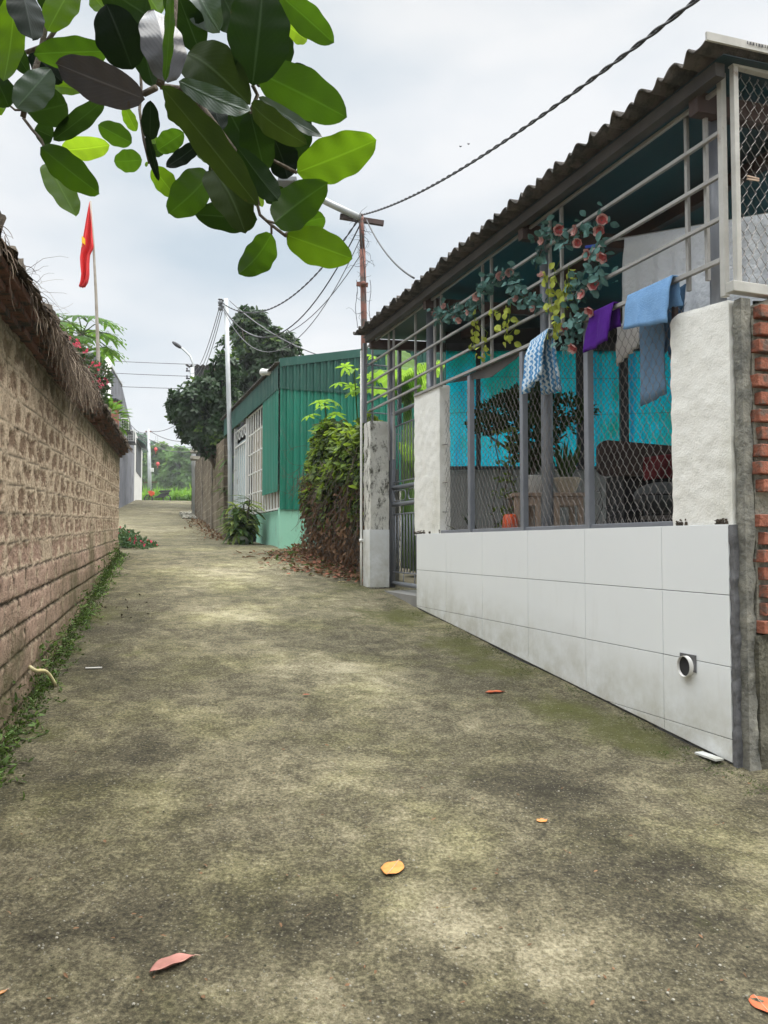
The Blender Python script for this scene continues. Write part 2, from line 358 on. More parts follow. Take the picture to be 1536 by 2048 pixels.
M['jack_b'] = leafmat('jackfruit_new_leaf', (.07, .12, .025), (.16, .26, .04), .3, .45, .3)
M['far_tree'] = leafmat('far_tree_leaf', (.10, .19, .055), (.24, .40, .07), .3, .7, .4, .35)
M['far_tree_d'] = leafmat('far_tree_dark_leaf', (.05, .105, .06), (.09, .17, .06), .3, .7, .4, .35)
M['maize'] = leafmat('field_crop_leaf', (.13, .26, .04), (.28, .50, .06), .4, .6, .4, 1.0)
M['papaya'] = leafmat('papaya_leaf', (.07, .15, .03), (.18, .34, .04), .4, .5, .3, 2)
M['boug'] = leafmat('bougainvillea_leaf', (.05, .09, .04), (.09, .15, .04), .3, .6)
M['pink'] = leafmat('pink_flower', (.62, .07, .14), (.70, .10, .16), .4, .6, .25, 14)
M['banana'] = leafmat('banana_leaf', (.12, .22, .05), (.26, .44, .05), .5, .45, .25, 3)
M['vine'] = leafmat('vine_leaf', (.11, .165, .03), (.30, .42, .04), .35, .5, .45, 5)
M['vine_d'] = leafmat('dark_vine_leaf', (.03, .05, .015), (.07, .11, .02), .3, .6, .4, 5)
M['casava'] = leafmat('lime_palmate_leaf', (.15, .27, .04), (.30, .50, .05), .5, .5, .2, 6)
M['dead'] = leafmat('dry_brown_leaf', (.16, .095, .055), (.20, .11, .05), .15, .9, .5, 12)
M['dead_r'] = leafmat('dry_reddish_leaf', (.30, .13, .085), (.30, .12, .07), .15, .9, .5, 12)
M['drac'] = leafmat('dracaena_leaf', (.06, .11, .03), (.16, .25, .05), .35, .4, .5, 5)
M['drac_y'] = leafmat('variegated_leaf', (.26, .33, .10), (.38, .46, .12), .35, .4, .4, 8)
M['pot_white'] = mottled('glazed_white_pot', (.58, .57, .54), (.70, .69, .66), 5, .3, 0, dirt=(.30, .25, .20), dirt_t=.64)
M['pot_beige'] = mottled('beige_ceramic', (.50, .42, .31), (.58, .50, .38), 5, .35, 0)
M['red_jar'] = mottled('orange_red_glaze', (.72, .10, .03), (.80, .13, .04), 5, .3, 0)
M['wood'] = mottled('worn_pale_wood', (.34, .24, .17), (.50, .38, .29), 14, .8, .3, .004, dirt=(.16, .10, .07), dirt_t=.62)
M['wood_dark'] = mottled('dark_wood', (.025, .015, .012), (.05, .028, .022), 10, .7, .2, .003)
M['grey_wall'] = mottled('grey_painted_wall', (.30, .31, .30), (.38, .39, .375), 2, .85, .3, .004)
M['floor'] = mottled('cement_floor', (.16, .155, .145), (.24, .235, .22), 3, .8, .3, .004)
M['mint_floor'] = M['floor']
M['steel_white'] = mottled('white_aircon_case', (.60, .60, .58), (.70, .70, .68), 4, .4, 0)
M['lamp_grey'] = mottled('grey_lamp_housing', (.12, .13, .14), (.20, .21, .22), 5, .4, 0, metal=.3)
M['soil'] = mottled('dark_soil', (.04, .03, .02), (.08, .06, .04), 20, .95, 1, .01)
# ================================================================ ground and road
rnd = random.Random(5)
def fbm(p, o=4): return noise.fractal(p, 1.0, 2.0, o)
WASH = [(ong(*p[:2]), p[2], p[3]) for p in [(480, 1230, .35, 1.), (640, 1330, .35, .9), (760, 1370, .28, .8), (380, 1420, .18, .6), (300, 1610, .13, .7), (640, 1200, .5, .7), (450, 1150, .9, .7), (330, 1060, 2.2, .6),
        (680, 1560, .16, .5), (840, 1640, .2, .6), (960, 1700, .18, .7), (560, 1130, .6, .5), (1000, 1910, .13, .9), (1120, 1930, .12, .8), (950, 1870, .14, .7), (640, 1990, .13, .6), (1180, 1860, .12, .6), (820, 1800, .12, .4), (60, 1640, .14, .4), (90, 1800, .08, .5),
        (80, 1590, .10, -.3), (300, 1500, .2, -.6), (420, 1640, .18, -.5), (1000, 1560, .2, -.7), (1130, 1580, .18, -.7), (700, 1790, .15, -.6), (350, 1850, .16, -.6), (150, 1560, .2, -.6), (1200, 1720, .16, -.6), (1400, 1850, .14, -.7), (830, 1480, .2, -.4), (200, 1330, .3, -.7), (270, 1250, .3, -.6), (1380, 1750, .15, -.5), (600, 1860, .12, -.5), (860, 1960, .1, -.4), (250, 1200, .5, -.5)]]
MOSS = [(ong(*p[:2]), p[2], p[3]) for p in [(900, 1290, .3, 1), (1000, 1340, .3, 1), (1130, 1420, .22, 1), (1240, 1460, .2, 1), (800, 1230, .4, .9), (1300, 1500, .15, .8), (700, 1180, .4, .6), (120, 1300, .3, .6), (60, 1450, .2, .6), (160, 1230, .4, .8), (1040, 1230, .3, .3), (1450, 1900, .2, .3)]]
def road_edges(s):        # lateral extent of the concrete
    p = U*s; 
    pts = [(-8, -1.6, 3.4), (2.2, -1.25, 3.4), (2.62, -1.2, 2.9), (7, -.75, 2.95), (10, -.2, 2.7), (12, -.2, 2.55), (15, -.3, 2.4), (31, .2, 3.75), (46, 1.3, 4.9), (52, 1.2, 6)]
    for (a, l, r), (b, l2, r2) in zip(pts, pts[1:]):
        if s <= b: t = clamp((s-a)/(b-a)); return l+(l2-l)*t, r+(r2-r)*t
    return pts[-1][1:]
mb = MB(); ss = []
s = -8.0
while s < 52:
    ss.append(s); s += .04 if 1.2 < s < 4 else (.08 if s < 8 else (.2 if s < 14 else .6)) if s > 1.2 else .4
NV = 84; wash = []; moss = []
for s in ss:
    l, r = road_edges(s)
    for j in range(NV+1):
        a = l+(r-l)*j/NV; p = U*s+Nn*a; w = m_ = 0
        for c, rad, k in WASH:
            d2 = (c.x-p.x)**2+(c.y-p.y)**2
            if d2 < 9*rad*rad: w += k*(.8 if k < 0 else 1)*math.exp(-d2/(rad*rad))
        for c, rad, k in MOSS:
            d2 = (c.x-p.x)**2+(c.y-p.y)**2
            if d2 < 9*rad*rad: m_ += k*math.exp(-d2/(rad*rad))
        z = G(s)+.012*fbm(p*1.3)+.004*fbm(p*9)
        if s < 2.55 and a > 2.62: z -= .16*sstep(2.60, 2.75, a+.05*fbm(p*5))*sstep(2.58, 2.48, s)
        mb.v.append(Vector((p.x, p.y, z))); wash.append(clamp(w, -1, 1)); moss.append(clamp(m_))
for i in range(len(ss)-1):
    for j in range(NV): a = i*(NV+1)+j; mb.f.append((a, a+1, a+NV+2, a+NV+1))
mb.at = {'wash': wash, 'moss': moss}
build('road', mb, M['road'], smooth=True, kind='structure', origin=(0, 0, 0))
mb = MB()
sl = [-100, -50, -30, -15, -8, -4, 0, 3, 6, 8, 10, 12, 15, 18, 22, 26, 30, 34, 38, 42, 46, 49, 53, 60, 80, 120, 170]
al = [-130, -80, -40, -20, -8, -4, -2, -1, 0, 1, 2, 3, 5, 8, 15, 40, 80, 130]
for s in sl:
    for a in al:
        p = U*s+Nn*a; mb.v.append(Vector((p.x, p.y, G(s)-.05-(.12 if s < 2.5 and a > 2.5 else 0))))
for i in range(len(sl)-1):
    for j in range(len(al)-1): a = i*len(al)+j; mb.f.append((a, a+1, a+len(al)+1, a+len(al)))
build('ground', mb, M['dirt'], kind='structure', origin=(0, 0, 0))

# ================================================================ left laterite block wall
def cell(i, j, k=0): return random.Random(i*7919+j*104729+k*31).random()
CH = .125
def wall_sample(l, z):
    zr = z-.027*l; wz = .006*fbm(Vector((l*2.2, zr*2, 3)));
    row = math.floor((zr+wz+5.0)/CH); fz = ((zr+wz+5.0)/CH)-row
    bw = .30 if row < 40 else .235
    off = .5*(row % 2)+.15*cell(row, 3)
    x = l/bw+off+.05*fbm(Vector((l*3, row*1.7, 1))); col = math.floor(x); fx = x-col
    up = clamp((row-37)/5)         # 0 low rows, 1 top rows
    zc = row-40                      # 0 at eye level
    inset = lerp(.02, .13, up)+.04*(cell(row, col, 5)-.5)
    dx = min(fx, 1-fx)*bw; dz = min(fz, 1-fz)*CH
    d = min(dx/(bw*.5), dz/(CH*.5)*1.0)
    nz = .5+.5*fbm(Vector((l*16, zr*16, row)), 4)
    nz2 = .5+.5*fbm(Vector((l*45, zr*30, col)), 3)
    ed = (d-inset*2.0)+(nz-.5)*1.0+(nz2-.5)*.5
    expo = sstep(-.02, .12, ed)
    cover = cell(row, col, 9)
    patch = .5+.5*fbm(Vector((l*3.0, zr*5.0, 7)), 4)
    if up > .2: expo *= (.35+.65*sstep(.25, .55, patch*1.1+cover*.8-.28))*(.3+.7*sstep(.25, .5, nz2*.8+patch*.3))
    else: expo = max(expo*.85, .5*sstep(.3, .6, nz))*sstep(.18, .45, patch+.25)
    joint = 0.0
    if up <= .25:
        joint = sstep(.012, .003, min(dx*1.0, dz)-.004*(nz-.5)*3)*sstep(.35, .6, .5+.5*fbm(Vector((l*6, zr*6, 2)))+.18)
        joint = max(joint, .9*sstep(.55, .75, .5+.5*fbm(Vector((l*20, zr*9, 12)), 3))*expo*.45)
    thin = max(sstep(.0065, .0020, abs(dz*1.0)), .75*sstep(.0060, .0020, abs(dx))*(1 if cover > .3 else 0))          # scored line along every course
    thinn = thin*(.85 if fz > .5 or True else 0)*sstep(.25, .5, .5+.5*fbm(Vector((l*2, row, 9)))+.12)
    joint = max(joint, thinn*.85)
    if up > .2: h = -.006*expo-.003*joint*2+.004*(nz-.5)-.006*expo*nz2
    else: h = .006*expo-.010*joint+.006*(nz-.5)+.004*(nz2-.5)*expo
    pink = clamp((1-up)*1.15*sstep(-14, -1, zc)+.25*(cover-.5))
    return h, expo, clamp(joint), pink
mb = MB(); ex, jo, gr, pk = [], [], [], []
L0, L1 = -3.0, LLEN
ls = []; l = L0
while l < L1: ls.append(l); l += .05 if l < -.4 else (.0125 if l < 2.2 else (.02 if l < 4.2 else .03))
ls.append(L1)
NZ = 190
def wtop(l): return .90+.025*l
def wbot(l): return Gp(LWp(l))-.12
for l in ls:
    z0, z1 = wbot(l), wtop(l)
    for j in range(NZ+1):
        z = z0+(z1-z0)*j/NZ; h, e_, j_, p_ = wall_sample(l, z)
        mb.v.append(LWp(l, h, z)); ex.append(e_); jo.append(j_); pk.append(p_)
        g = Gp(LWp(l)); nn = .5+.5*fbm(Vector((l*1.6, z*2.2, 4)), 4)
        v = .85*sstep(.55, .0, (z-g)+(nn-.5)*.8); v = max(v, .8*sstep(.24, .05, (z1-z)+(nn-.5)*.35))  # grime at the foot, plus a ragged darker band below the cap
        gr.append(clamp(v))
for i in range(len(ls)-1):
    for j in range(NZ): a = i*(NZ+1)+j; mb.f.append((a, a+NZ+1, a+NZ+2, a+1))
b = len(mb.v)      # back, end and top closing faces
TH = .22
for (l, z) in ((L0, wbot(L0)), (L0, wtop(L0)), (L1, wbot(L1)), (L1, wtop(L1))):
    mb.v.append(LWp(l, -.012, z)); mb.v.append(LWp(l, -TH, z))
for q in ((b+1, b+5, b+7, b+3), (b+2, b+3, b+7, b+6), (b+4, b+6, b+7, b+5), (b, b+1, b+3, b+2)): mb.f.append(q)
for k in range(8):
    ex.append(.3); jo.append(0); gr.append(.4); pk.append(.4)
mb.at = {'expo': ex, 'joint': jo, 'foot_grime_cap_dark': gr, 'pink': pk}
lw = thing('boundary_wall', LWp(L1/2, -.1, Gp(LWp(L1/2))), 'tall tan and pink laterite block wall topped by brick and dry vines, left of the lane', 'wall')
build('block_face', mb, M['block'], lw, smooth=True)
# brick corbel and cap
mb = MB()
for course, (o, dz, th) in enumerate(((.03, .0, .027), (.065, .030, .027), (.10, .060, .029))):
    l = L0
    while l < L1+.03:
        bl = .105 if course == 1 else .215; w = min(bl, L1+.05-l)
        j = rnd.uniform(-.006, .006); zz = wtop(l+w/2)+dz+.002
        if rnd.random() > .04:
            mb.box(LWp(l+w/2, (o-TH)/2+j, zz+th/2), LU*(w/2-.005), LN*(o+TH)/2, (0, 0, th/2))
        l += bl
build('brick_corbel', mb, M['brick_dark'], lw, bevel=.004)
mb = MB()
def capf(u, v):
    l = lerp(L0, L1+.05, u); t = v*math.pi*1.0
    o = -.06+.20*math.cos(t); z = wtop(l)+.090+.048*math.sin(t)
    n_ = fbm(Vector((l*5, t*1.3, 2)), 4)
    return LWp(l, o+.03*n_*math.cos(t), z+.035*n_*(1 if 0 < v < 1 else 0))
mb.grid(420, 14, capf)
build('cap', mb, M['soil'], lw, smooth=True)
# dry vines on the cap
def strand(mb, p, d, ln, w, rr, droop=.6, seg=5, wig=.5):
    pts = [p.copy()]; d = d.normalized()
    for k in range(seg):
        d = (d+Vector((rr.uniform(-1, 1), rr.uniform(-1, 1), rr.uniform(-1, 1)))*wig*.5+Vector((0, 0, -droop*.35))).normalized()
        pts.append(pts[-1]+d*ln/seg)
    mb.tube(pts, [w*(1-.6*i/seg) for i in range(seg+1)], 3, cap=False)
mb = MB(); mp_ = MB(); rr = random.Random(11)
for k in range(3600):
    l = rr.uniform(-.9, L1+.05) if k % 3 else rr.uniform(.2, 2.4)
    hang = math.exp(-((l-1.3)/.7)**2)
    o = rr.uniform(-.06, .15); z = wtop(l)+.09+.05*rr.random()-max(0, o-.05)*.4
    side = Vector(LU)*rr.uniform(-1, 1)+LN*rr.uniform(-.2, .9)+Vector((0, 0, rr.uniform(-.6, .25)))
    ln = (rr.uniform(.03, .10)+hang*rr.random()**2*.16)*(.5 if l > 2.4 else .9)
    strand(mb if rr.random() < .88 else mp_, LWp(l, o, z), side, ln, rr.uniform(.0012, .0028), rr, 1.0 if rr.random() < .75 else .1)
for k in range(420):   # hanging curtain of stalks
    l = rr.gauss(1.25, .5); o = rr.uniform(.08, .14)
    strand(mb if rr.random() < .7 else mp_, LWp(l, o, wtop(l)+.07), LN*.3+LU*rr.uniform(-.6, .6)+Vector((0, 0, -.4)), rr.uniform(.08, .34)*(.5+.5*math.exp(-((l-1.25)/.5)**2)), rr.uniform(.001, .0025), rr, 1.3, 7, .8)
for k in range(70):   # stalks curling up against the sky
    l = rr.uniform(-.2, 2.6); strand(mp_ if rr.random() < .4 else mb, LWp(l, rr.uniform(0, .1), wtop(l)+.12), LN*rr.uniform(.2, 1)+LU*rr.uniform(-.6, .8)+Vector((0, 0, .8)), rr.uniform(.08, .24), .0012, rr, .5, 7, .6)
dv = build('dry_vine', mb, M['thatch'], lw, label='dark tangle of dry stalks over the wall cap')
build('pale_stalk', mp_, M['thatch_pale'], lw)

# ---- leaf primitives
def leaf(mb, base, d, n, ln, wd, curl=.12, fold=.15, seg=2):
    d = Vector(d).normalized(); n = Vector(n); x = d.cross(n)
    if x.length < 1e-4: x = d.orthogonal()
    x.normalize(); n = x.cross(d).normalized()
    b = len(mb.v); prof = [(0, .12), (.3, .9), (.62, 1), (.86, .6)] if seg > 2 else [(0, .1), (.4, 1), (.75, .75)]
    for (t, w) in prof:
        c = base+d*ln*t-n*curl*ln*t*t
        mb.v += [c-x*wd*.5*w+n*fold*wd*w*.5, c, c+x*wd*.5*w+n*fold*wd*w*.5]
    mb.v.append(base+d*ln-n*curl*ln); m = len(prof)
    for i in range(m-1):
        a = b+i*3; mb.f += [(a, a+1, a+4, a+3), (a+1, a+2, a+5, a+4)]
    a = b+(m-1)*3; mb.f += [(a, a+1, b+m*3), (a+1, a+2, b+m*3)]
def rv(rr): 
    while True:
        v = Vector((rr.uniform(-1, 1), rr.uniform(-1, 1), rr.uniform(-1, 1)))
        if .05 < v.length < 1: return v.normalized()
def tuft(mb, p, rr, n, ln, wd, up=1.0, spread=.8):
    for k in range(n):
        d = Vector((rr.uniform(-1, 1)*spread, rr.uniform(-1, 1)*spread, up*rr.uniform(.3, 1.2)))
        leaf(mb, p+Vector((rr.uniform(-.01, .01), rr.uniform(-.01, .01), 0)), d, rv(rr)+Vector((0, 0, 1.5)), ln*rr.uniform(.6, 1.2), wd*rr.uniform(.7, 1.2), .35)
# weeds along the left wall foot (uncountable)
mb = MB(); mb2 = MB(); mb3 = MB(); rr = random.Random(21)
for k in range(1700):
    l = rr.uniform(-1.2, L1-.1); dens = .5+.5*fbm(Vector((l*1.7, 0, 5)), 3)
    if rr.random() > (dens-.12)*1.5: continue
    o = abs(rr.gauss(0, .055))+.01; p = LWp(l, o); p.z = Gp(p)+.002
    wall = rr.random() < .30
    if wall: p = LWp(l, .015, 0); p.z = Gp(p)+rr.random()**1.6*.26*clamp(dens*1.3)
    hgt = .018+.03*dens*rr.random()
    tuft(mb if rr.random() < .7 else mb2, p, rr, 3, hgt+.010, .011, .8, 1.0)
for k in range(3800):
    l = rr.uniform(-1.3, L1-.1); o = abs(rr.gauss(0, .04)); p = LWp(l, o+.006); zz = Gp(p); p.z = zz+max(0, .10-o*2)*rr.random()**1.5
    leaf(mb3, p, rv(rr)+Vector((0, 0, .6)), rv(rr), rr.uniform(.008, .022), .009, .2)
build('wall_foot_weeds', mb, M['weed'], kind='stuff', label='low green weeds along the foot of the block wall', cat='weeds')
build('pale_wall_foot_weeds', mb2, M['weed_b'], kind='stuff', label='pale weeds mixed in at the foot of the block wall', cat='weeds')
build('moss', mb3, M['moss'], kind='stuff', label='dark moss clumps along the foot of the block wall', cat='moss')
# a broad-leaved weed by the wall
p = ong(95, 1318); t = thing('broad_leaf_weed', p, 'broad-leaved green weed at the wall foot behind the pale bent hose', 'weed')
mb = MB(); rr = random.Random(3)
for k in range(11):
    d = Vector((math.cos(k*2.4)*.7, math.sin(k*2.4)*.7, rr.uniform(.3, 1.2))); leaf(mb, p+Vector((0, 0, .01+.006*k)), d, (0, 0, 1), rr.uniform(.06, .11), .032, .35, .2, 3)
build('leaf', mb, M['weed_b'], t); mb = MB(); mb.tube([p, p+Vector((0, 0, .09))], .003, 5); build('stem', mb, M['weed'], t)
for (px, py, lb) in ((200, 1155, 'feathery pale fern-like weed near the far end of the wall foot'), (118, 1225, 'small bushy weed midway along the wall foot')):
    p = ong(px, py)-LN*0-LN*.03; p.z = Gp(p); t = thing('wall_weed', p, lb, 'weed'); mb = MB()
    for k in range(46): leaf(mb, p+Vector((rr.uniform(-.09, .09), rr.uniform(-.12, .12), 0)), Vector((rr.uniform(-.8, .8), rr.uniform(-.8, .8), 1)), rv(rr), rr.uniform(.05, .11), .013, .5)
    build('foliage', mb, M['weed'], t)
# bent hose
p0 = ong(112, 1368); p1 = ong(60, 1332)
pts = []
a3 = ong(112, 1370); a3.z = Gp(a3)-.01; d_ = ray(60, 1334); b3 = d_*((LA+LN*.012).dot(LN)/d_.dot(LN))
for k in range(9):
    t_ = k/8; q = a3.lerp(b3, t_); q.z += .045*math.sin(math.pi*min(1, t_*1.25))*(1-t_*.4); pts.append(q)
mb = MB(); mb.tube(pts, .009, 10); ho = mottled('pale_yellow_hose_plastic', (.50, .42, .20), (.62, .56, .34), 10, .4, 0)
build('hose', mb, ho, smooth=True, label='short pale yellow bent hose sticking out of the block wall foot', cat='hose')
# ================================================================ right-hand street wall with white tiles
sx = [5.95, 5.35, 4.75, 4.15, 3.55, 2.95, 2.54]
AW = 2.48; SILL = .085
S1 = sA(1457, AW); S0 = sA(833, AW)
tw = thing('tiled_wall', W(4.2, 2.6, G(4.2)), 'low white tiled street wall with rough white end pillars, right of the lane', 'wall')
def clip_ground(pts, gap):
    out = []
    f = lambda q: q[1]-(G(q[0])+gap)
    for i in range(len(pts)):
        a, b = pts[i], pts[(i+1) % len(pts)]; fa, fb = f(a), f(b)
        if fa >= 0: out.append(a)
        if (fa >= 0) != (fb >= 0):
            t = fa/(fa-fb); out.append((a[0]+(b[0]-a[0])*t, a[1]+(b[1]-a[1])*t))
    return out
mb = MB(); tb = [S0]+[sA(p, AW) for p in (892, 964, 1055, 1169, 1323)]+[S1]
for i in range(6):
    for r in range(4):
        zt = SILL-.3*r-.0015; zb = SILL-.3*(r+1)+.0015
        q = clip_ground([(tb[i]-.0015, zb), (tb[i+1]+.0015, zb), (tb[i+1]+.0015, zt), (tb[i]-.0015, zt)], .012)
        if len(q) >= 3: mb.prism([W(s, AW, z) for s, z in q], Nn*.009)
build('tile', mb, M['tile'], tw, label='large plain white rectangular tiles', bevel=.0012, origin=W(4.2, AW, -1))
mb = MB()
q = clip_ground([(S0-.004, -1.3), (S1-.02, -1.3), (S1-.02, SILL-.004), (S0-.004, SILL-.004)], -.3)
mb.prism([W(s, AW+.0095, z) for s, z in q], Nn*.11)
build('wall_core', mb, M['grout'], tw)
mb = MB()      # dark bedding strip at the near corner
def rough(mb, s0, s1, a0, a1, z0, z1, step, amp, fr, topf=None, skip=()):
    """box with gridded, displaced faces in the street frame"""
    def disp(s, a, z, no):
        p = W(s, a, z); d = noise.fractal(p*fr, 1, 2, 4)*amp; return p+no*d
    faces = {'front': (lambda u, v: (lerp(s0, s1, u), a0, v), -Nn, abs(s1-s0)), 'back': (lambda u, v: (lerp(s0, s1, u), a1, v), Nn, abs(s1-s0)),
             'near': (lambda u, v: (min(s0, s1), lerp(a0, a1, u), v), -U, a1-a0), 'far': (lambda u, v: (max(s0, s1), lerp(a0, a1, u), v), U, a1-a0)}
    cs = lambda s, a: ((-U if s <= min(s0, s1)+1e-6 else U if s >= max(s0, s1)-1e-6 else Vector())+(-Nn if a <= a0+1e-6 else Nn if a >= a1-1e-6 else Vector()))
    for k, (fn, no, ln) in faces.items():
        if k in skip: continue
        nu = max(2, int(ln/step)); nv = max(2, int((z1-z0)/step))
        def g(u, v):
            s, a, _ = fn(u, 0); zt = topf(s, a) if topf else z1; z = lerp(z0, zt, v)
            p = W(s, a, z)+cs(s, a)*noise.fractal(W(s, a, z)*fr, 1, 2, 4)*amp
            ed = min(1, (1-v)*(zt-z0)/.02); c = W((s0+s1)/2, (a0+a1)/2, p.z); return p+(c-p)*.06*(1-ed)
        mb.grid(nu, nv, g)
    nu = max(2, int(abs(s1-s0)/step)); nv = max(2, int((a1-a0)/step))
    def g(u, v):
        s = lerp(s0, s1, u); a = lerp(a0, a1, v); zt = topf(s, a) if topf else z1; p = W(s, a, zt)
        e_ = 1 if (0 < u < 1 and 0 < v < 1) else 0
        c = W((s0+s1)/2, (a0+a1)/2, p.z); q = p+cs(s, a)*noise.fractal(p*fr, 1, 2, 4)*amp
        return (q+Vector((0, 0, amp*.6*noise.fractal(p*fr, 1, 2, 3)))) if e_ else q+(c-q)*.06
    mb.grid(nu, nv, g)
rough(mb, S1-.004, S1-.024, AW+.002, AW+.042, G(S1)-.02, SILL-.004, .012, .006, 14)
build('mortar_edge', mb, M['grout'], tw, smooth=True)
# pillars
AP = 2.497
mb = MB(); sp0, sp1 = sA(1347, AP), sA(1466, AP)
zt0, zt1 = zA(1350, 628, AP), zA(1465, 596, AP)
rough(mb, sp1, sp0, AP, AP+.10, SILL-.012, 1.05, .011, .0035, 14, lambda s, a: lerp(zt1, zt0, clamp((s-sp1)/(sp0-sp1)))-.02*clamp((s-sp0+.06)/.06)**2)
pl1 = build('pillar', mb, M['plaster'], tw, smooth=True, label='rough white plastered pillar at the near end of the wall')
mb = MB(); sq0, sq1 = sA(829, AP), sA(880, AP)
zq0, zq1 = zA(829, 790, AP), zA(880, 768, AP)
rough(mb, sq1, sq0, AP, AP+.09, SILL-.012, 1.3, .014, .0035, 14, lambda s, a: lerp(zq1, zq0, clamp((s-sq1)/(sq0-sq1))))
build('pillar', mb, M['plaster'], tw, smooth=True, label='narrow white plastered pillar beside the gate')
# moss crumbs under the pillars
mb = MB(); rr = random.Random(8)
for k in range(900):
    s = rr.uniform(sp1, sp0) if k < 600 else rr.uniform(sq1, sq0)
    if fbm(W(s, 0)*11) < -.05: continue
    mb.ell(W(s, AP-.004, SILL+abs(rr.gauss(0, .010))), [rr.uniform(.003, .008), .003, rr.uniform(.002, .004)], 5, 4)
build('dark_crust', mb, M['soil'], tw)
# sill bar, cement and brick return wall
mb = MB(); rough(mb, S1-.02, sp1-.055, AW+.030, AW+.078, -1.3, zA(1500, 596, 2.6)-.02, .013, .008, 8)
build('cement_edge', mb, M['cement'], tw, smooth=True)
sb = sp1-.03
mb = MB(); rough(mb, sb-.02, sb+.06, AW+.09, AW+3.2, -.36, zA(1500, 600, 2.6), .05, .006, 7)
build('mortar_bed', mb, M['cement_pale'], tw, smooth=True)
mb = MB(); rr = random.Random(4); z = -.37; row = 0
while z < zA(1500, 600, 2.6)-.03:
    a = AW+.070+rr.uniform(0, .030); h = .052
    if not (.13 < z < .16):
        while a < AW+3.0:
            w = rr.choice((.10, .205, .205)) if row % 3 else .105
            c = W(sb-.028+rr.uniform(-.008, .006), a+w/2, z+h/2)
            mb.box(c, Nn*(w/2-.004), U*.03, Vector((0, 0, h/2))+Nn*rr.uniform(-.002, .002)); a += w+rr.uniform(.006, .02)
    z += .0735; row += 1
build('brick', mb, M['brick'], tw, bevel=.004)
mb = MB(); rough(mb, sb-.035, sb+.06, AW+.08, AW+3.2, -1.3, -.36, .022, .02, 5)
build('mossy_footing', mb, M['moss_cement'], tw, smooth=True)
# drain pipe
cp = onA(1376, 1332, AW); s_, z_ = cp.dot(U), cp.z
t = thing('drain_pipe', cp, 'short white plastic drain pipe sticking out of the tiled wall', 'pipe')
mb = MB(); r0, r1 = .044, .038; d = -Nn
ring = []
for (o, r) in ((-.12, r1+.004), (.026, r1+.004), (.028, r0), (-.02, r0)):
    b = len(mb.v); ring.append(b)
    for k in range(28): a = 2*math.pi*k/28; mb.v.append(cp+d*o+U*math.cos(a)*r*.92+Vector((0, 0, math.sin(a)*r*1.05)))
for i in range(3):
    for k in range(28): mb.f.append((ring[i]+k, ring[i]+(k+1) % 28, ring[i+1]+(k+1) % 28, ring[i+1]+k))
build('pipe_wall', mb, M['pot_white'], t, smooth=True)
mb = MB(); mb.prism([cp+d*.010+U*math.cos(2*math.pi*k/20)*.039+Vector((0, 0, math.sin(2*math.pi*k/20)*.044)) for k in range(20)], d*.004); build('bore_shade_disc', mb, M['dark_in'], t)  # dark disc stands in for the shaded inside of the pipe
mb = MB(); mb.box(cp+d*.003+U*-.004+Vector((0, 0, .016)), U*.050, Nn*.002, (0, 0, .038)); build('cutout', mb, M['grout'], t)
# broken tile scrap under the wall
p = ong(1418, 1517); mb = MB(); mb.box(p+Vector((0, 0, .01)), U*.06, Nn*.022, (0, 0, .004)); build('tile_scrap', mb, M['tile'], label='broken white tile scrap lying under the tiled wall corner', cat='tile')
# grass tuft at corner
p = W(2.36, 2.62, -1.12); mb = MB(); rr = random.Random(2)
for k in range(26):
    d = Vector((rr.uniform(-.5, .9), rr.uniform(-.8, .2), rr.uniform(.7, 1.2))).normalized(); c = p+Vector((rr.uniform(-.04, .12), rr.uniform(-.04, .04), 0)); pts = [c]
    for j in range(6): d = (d+Vector((0, 0, -.22))).normalized(); pts.append(pts[-1]+d*.035)
    mb.tube(pts, [.0022*(1-j/7.5) for j in range(7)], 3)
build('grass_tuft', mb, M['weed'], label='thin green grass blades below the brick corner', cat='grass')

# ================================================================ gate pillar
ga = 2.41; gs0 = sA(739.5, ga); gs1 = gs0+.20
t = thing('gate_pillar', W(gs0+.1, ga+.1, G(gs0)), 'square gate pillar, mouldy white above and white tiled below, left of the gate', 'pillar')
ztile = zA(739, 1059, ga); ztop = zA(735, 843, ga)
mb = MB(); rough(mb, gs0+.012, gs1, ga+.010, ga+.20, G(gs0)-.1, ztop, .012, .006, 8); build('shaft', mb, M['mould'], t, smooth=True)
mb = MB(); mb.sbox(gs0+.0105, gs1, ga, ga+.0085, G(gs0)+.01, ztile); mb.sbox(gs0, gs0+.009, ga, ga+.20, G(gs0)+.01, ztile)
build('tile', mb, M['tile'], t, bevel=.001)
mb = MB(); x = W(gs1-.03, ga-.03); mb.tube([x+Vector((0, 0, z)) for z in (G(gs1), -.1, .05, .4, 1.0, 1.9)], .011, 8)
mb.tube([x+Vector((0, 0, z)) for z in (.02, .05)], .02, 8); build('conduit', mb, M['pot_white'], t, smooth=True)
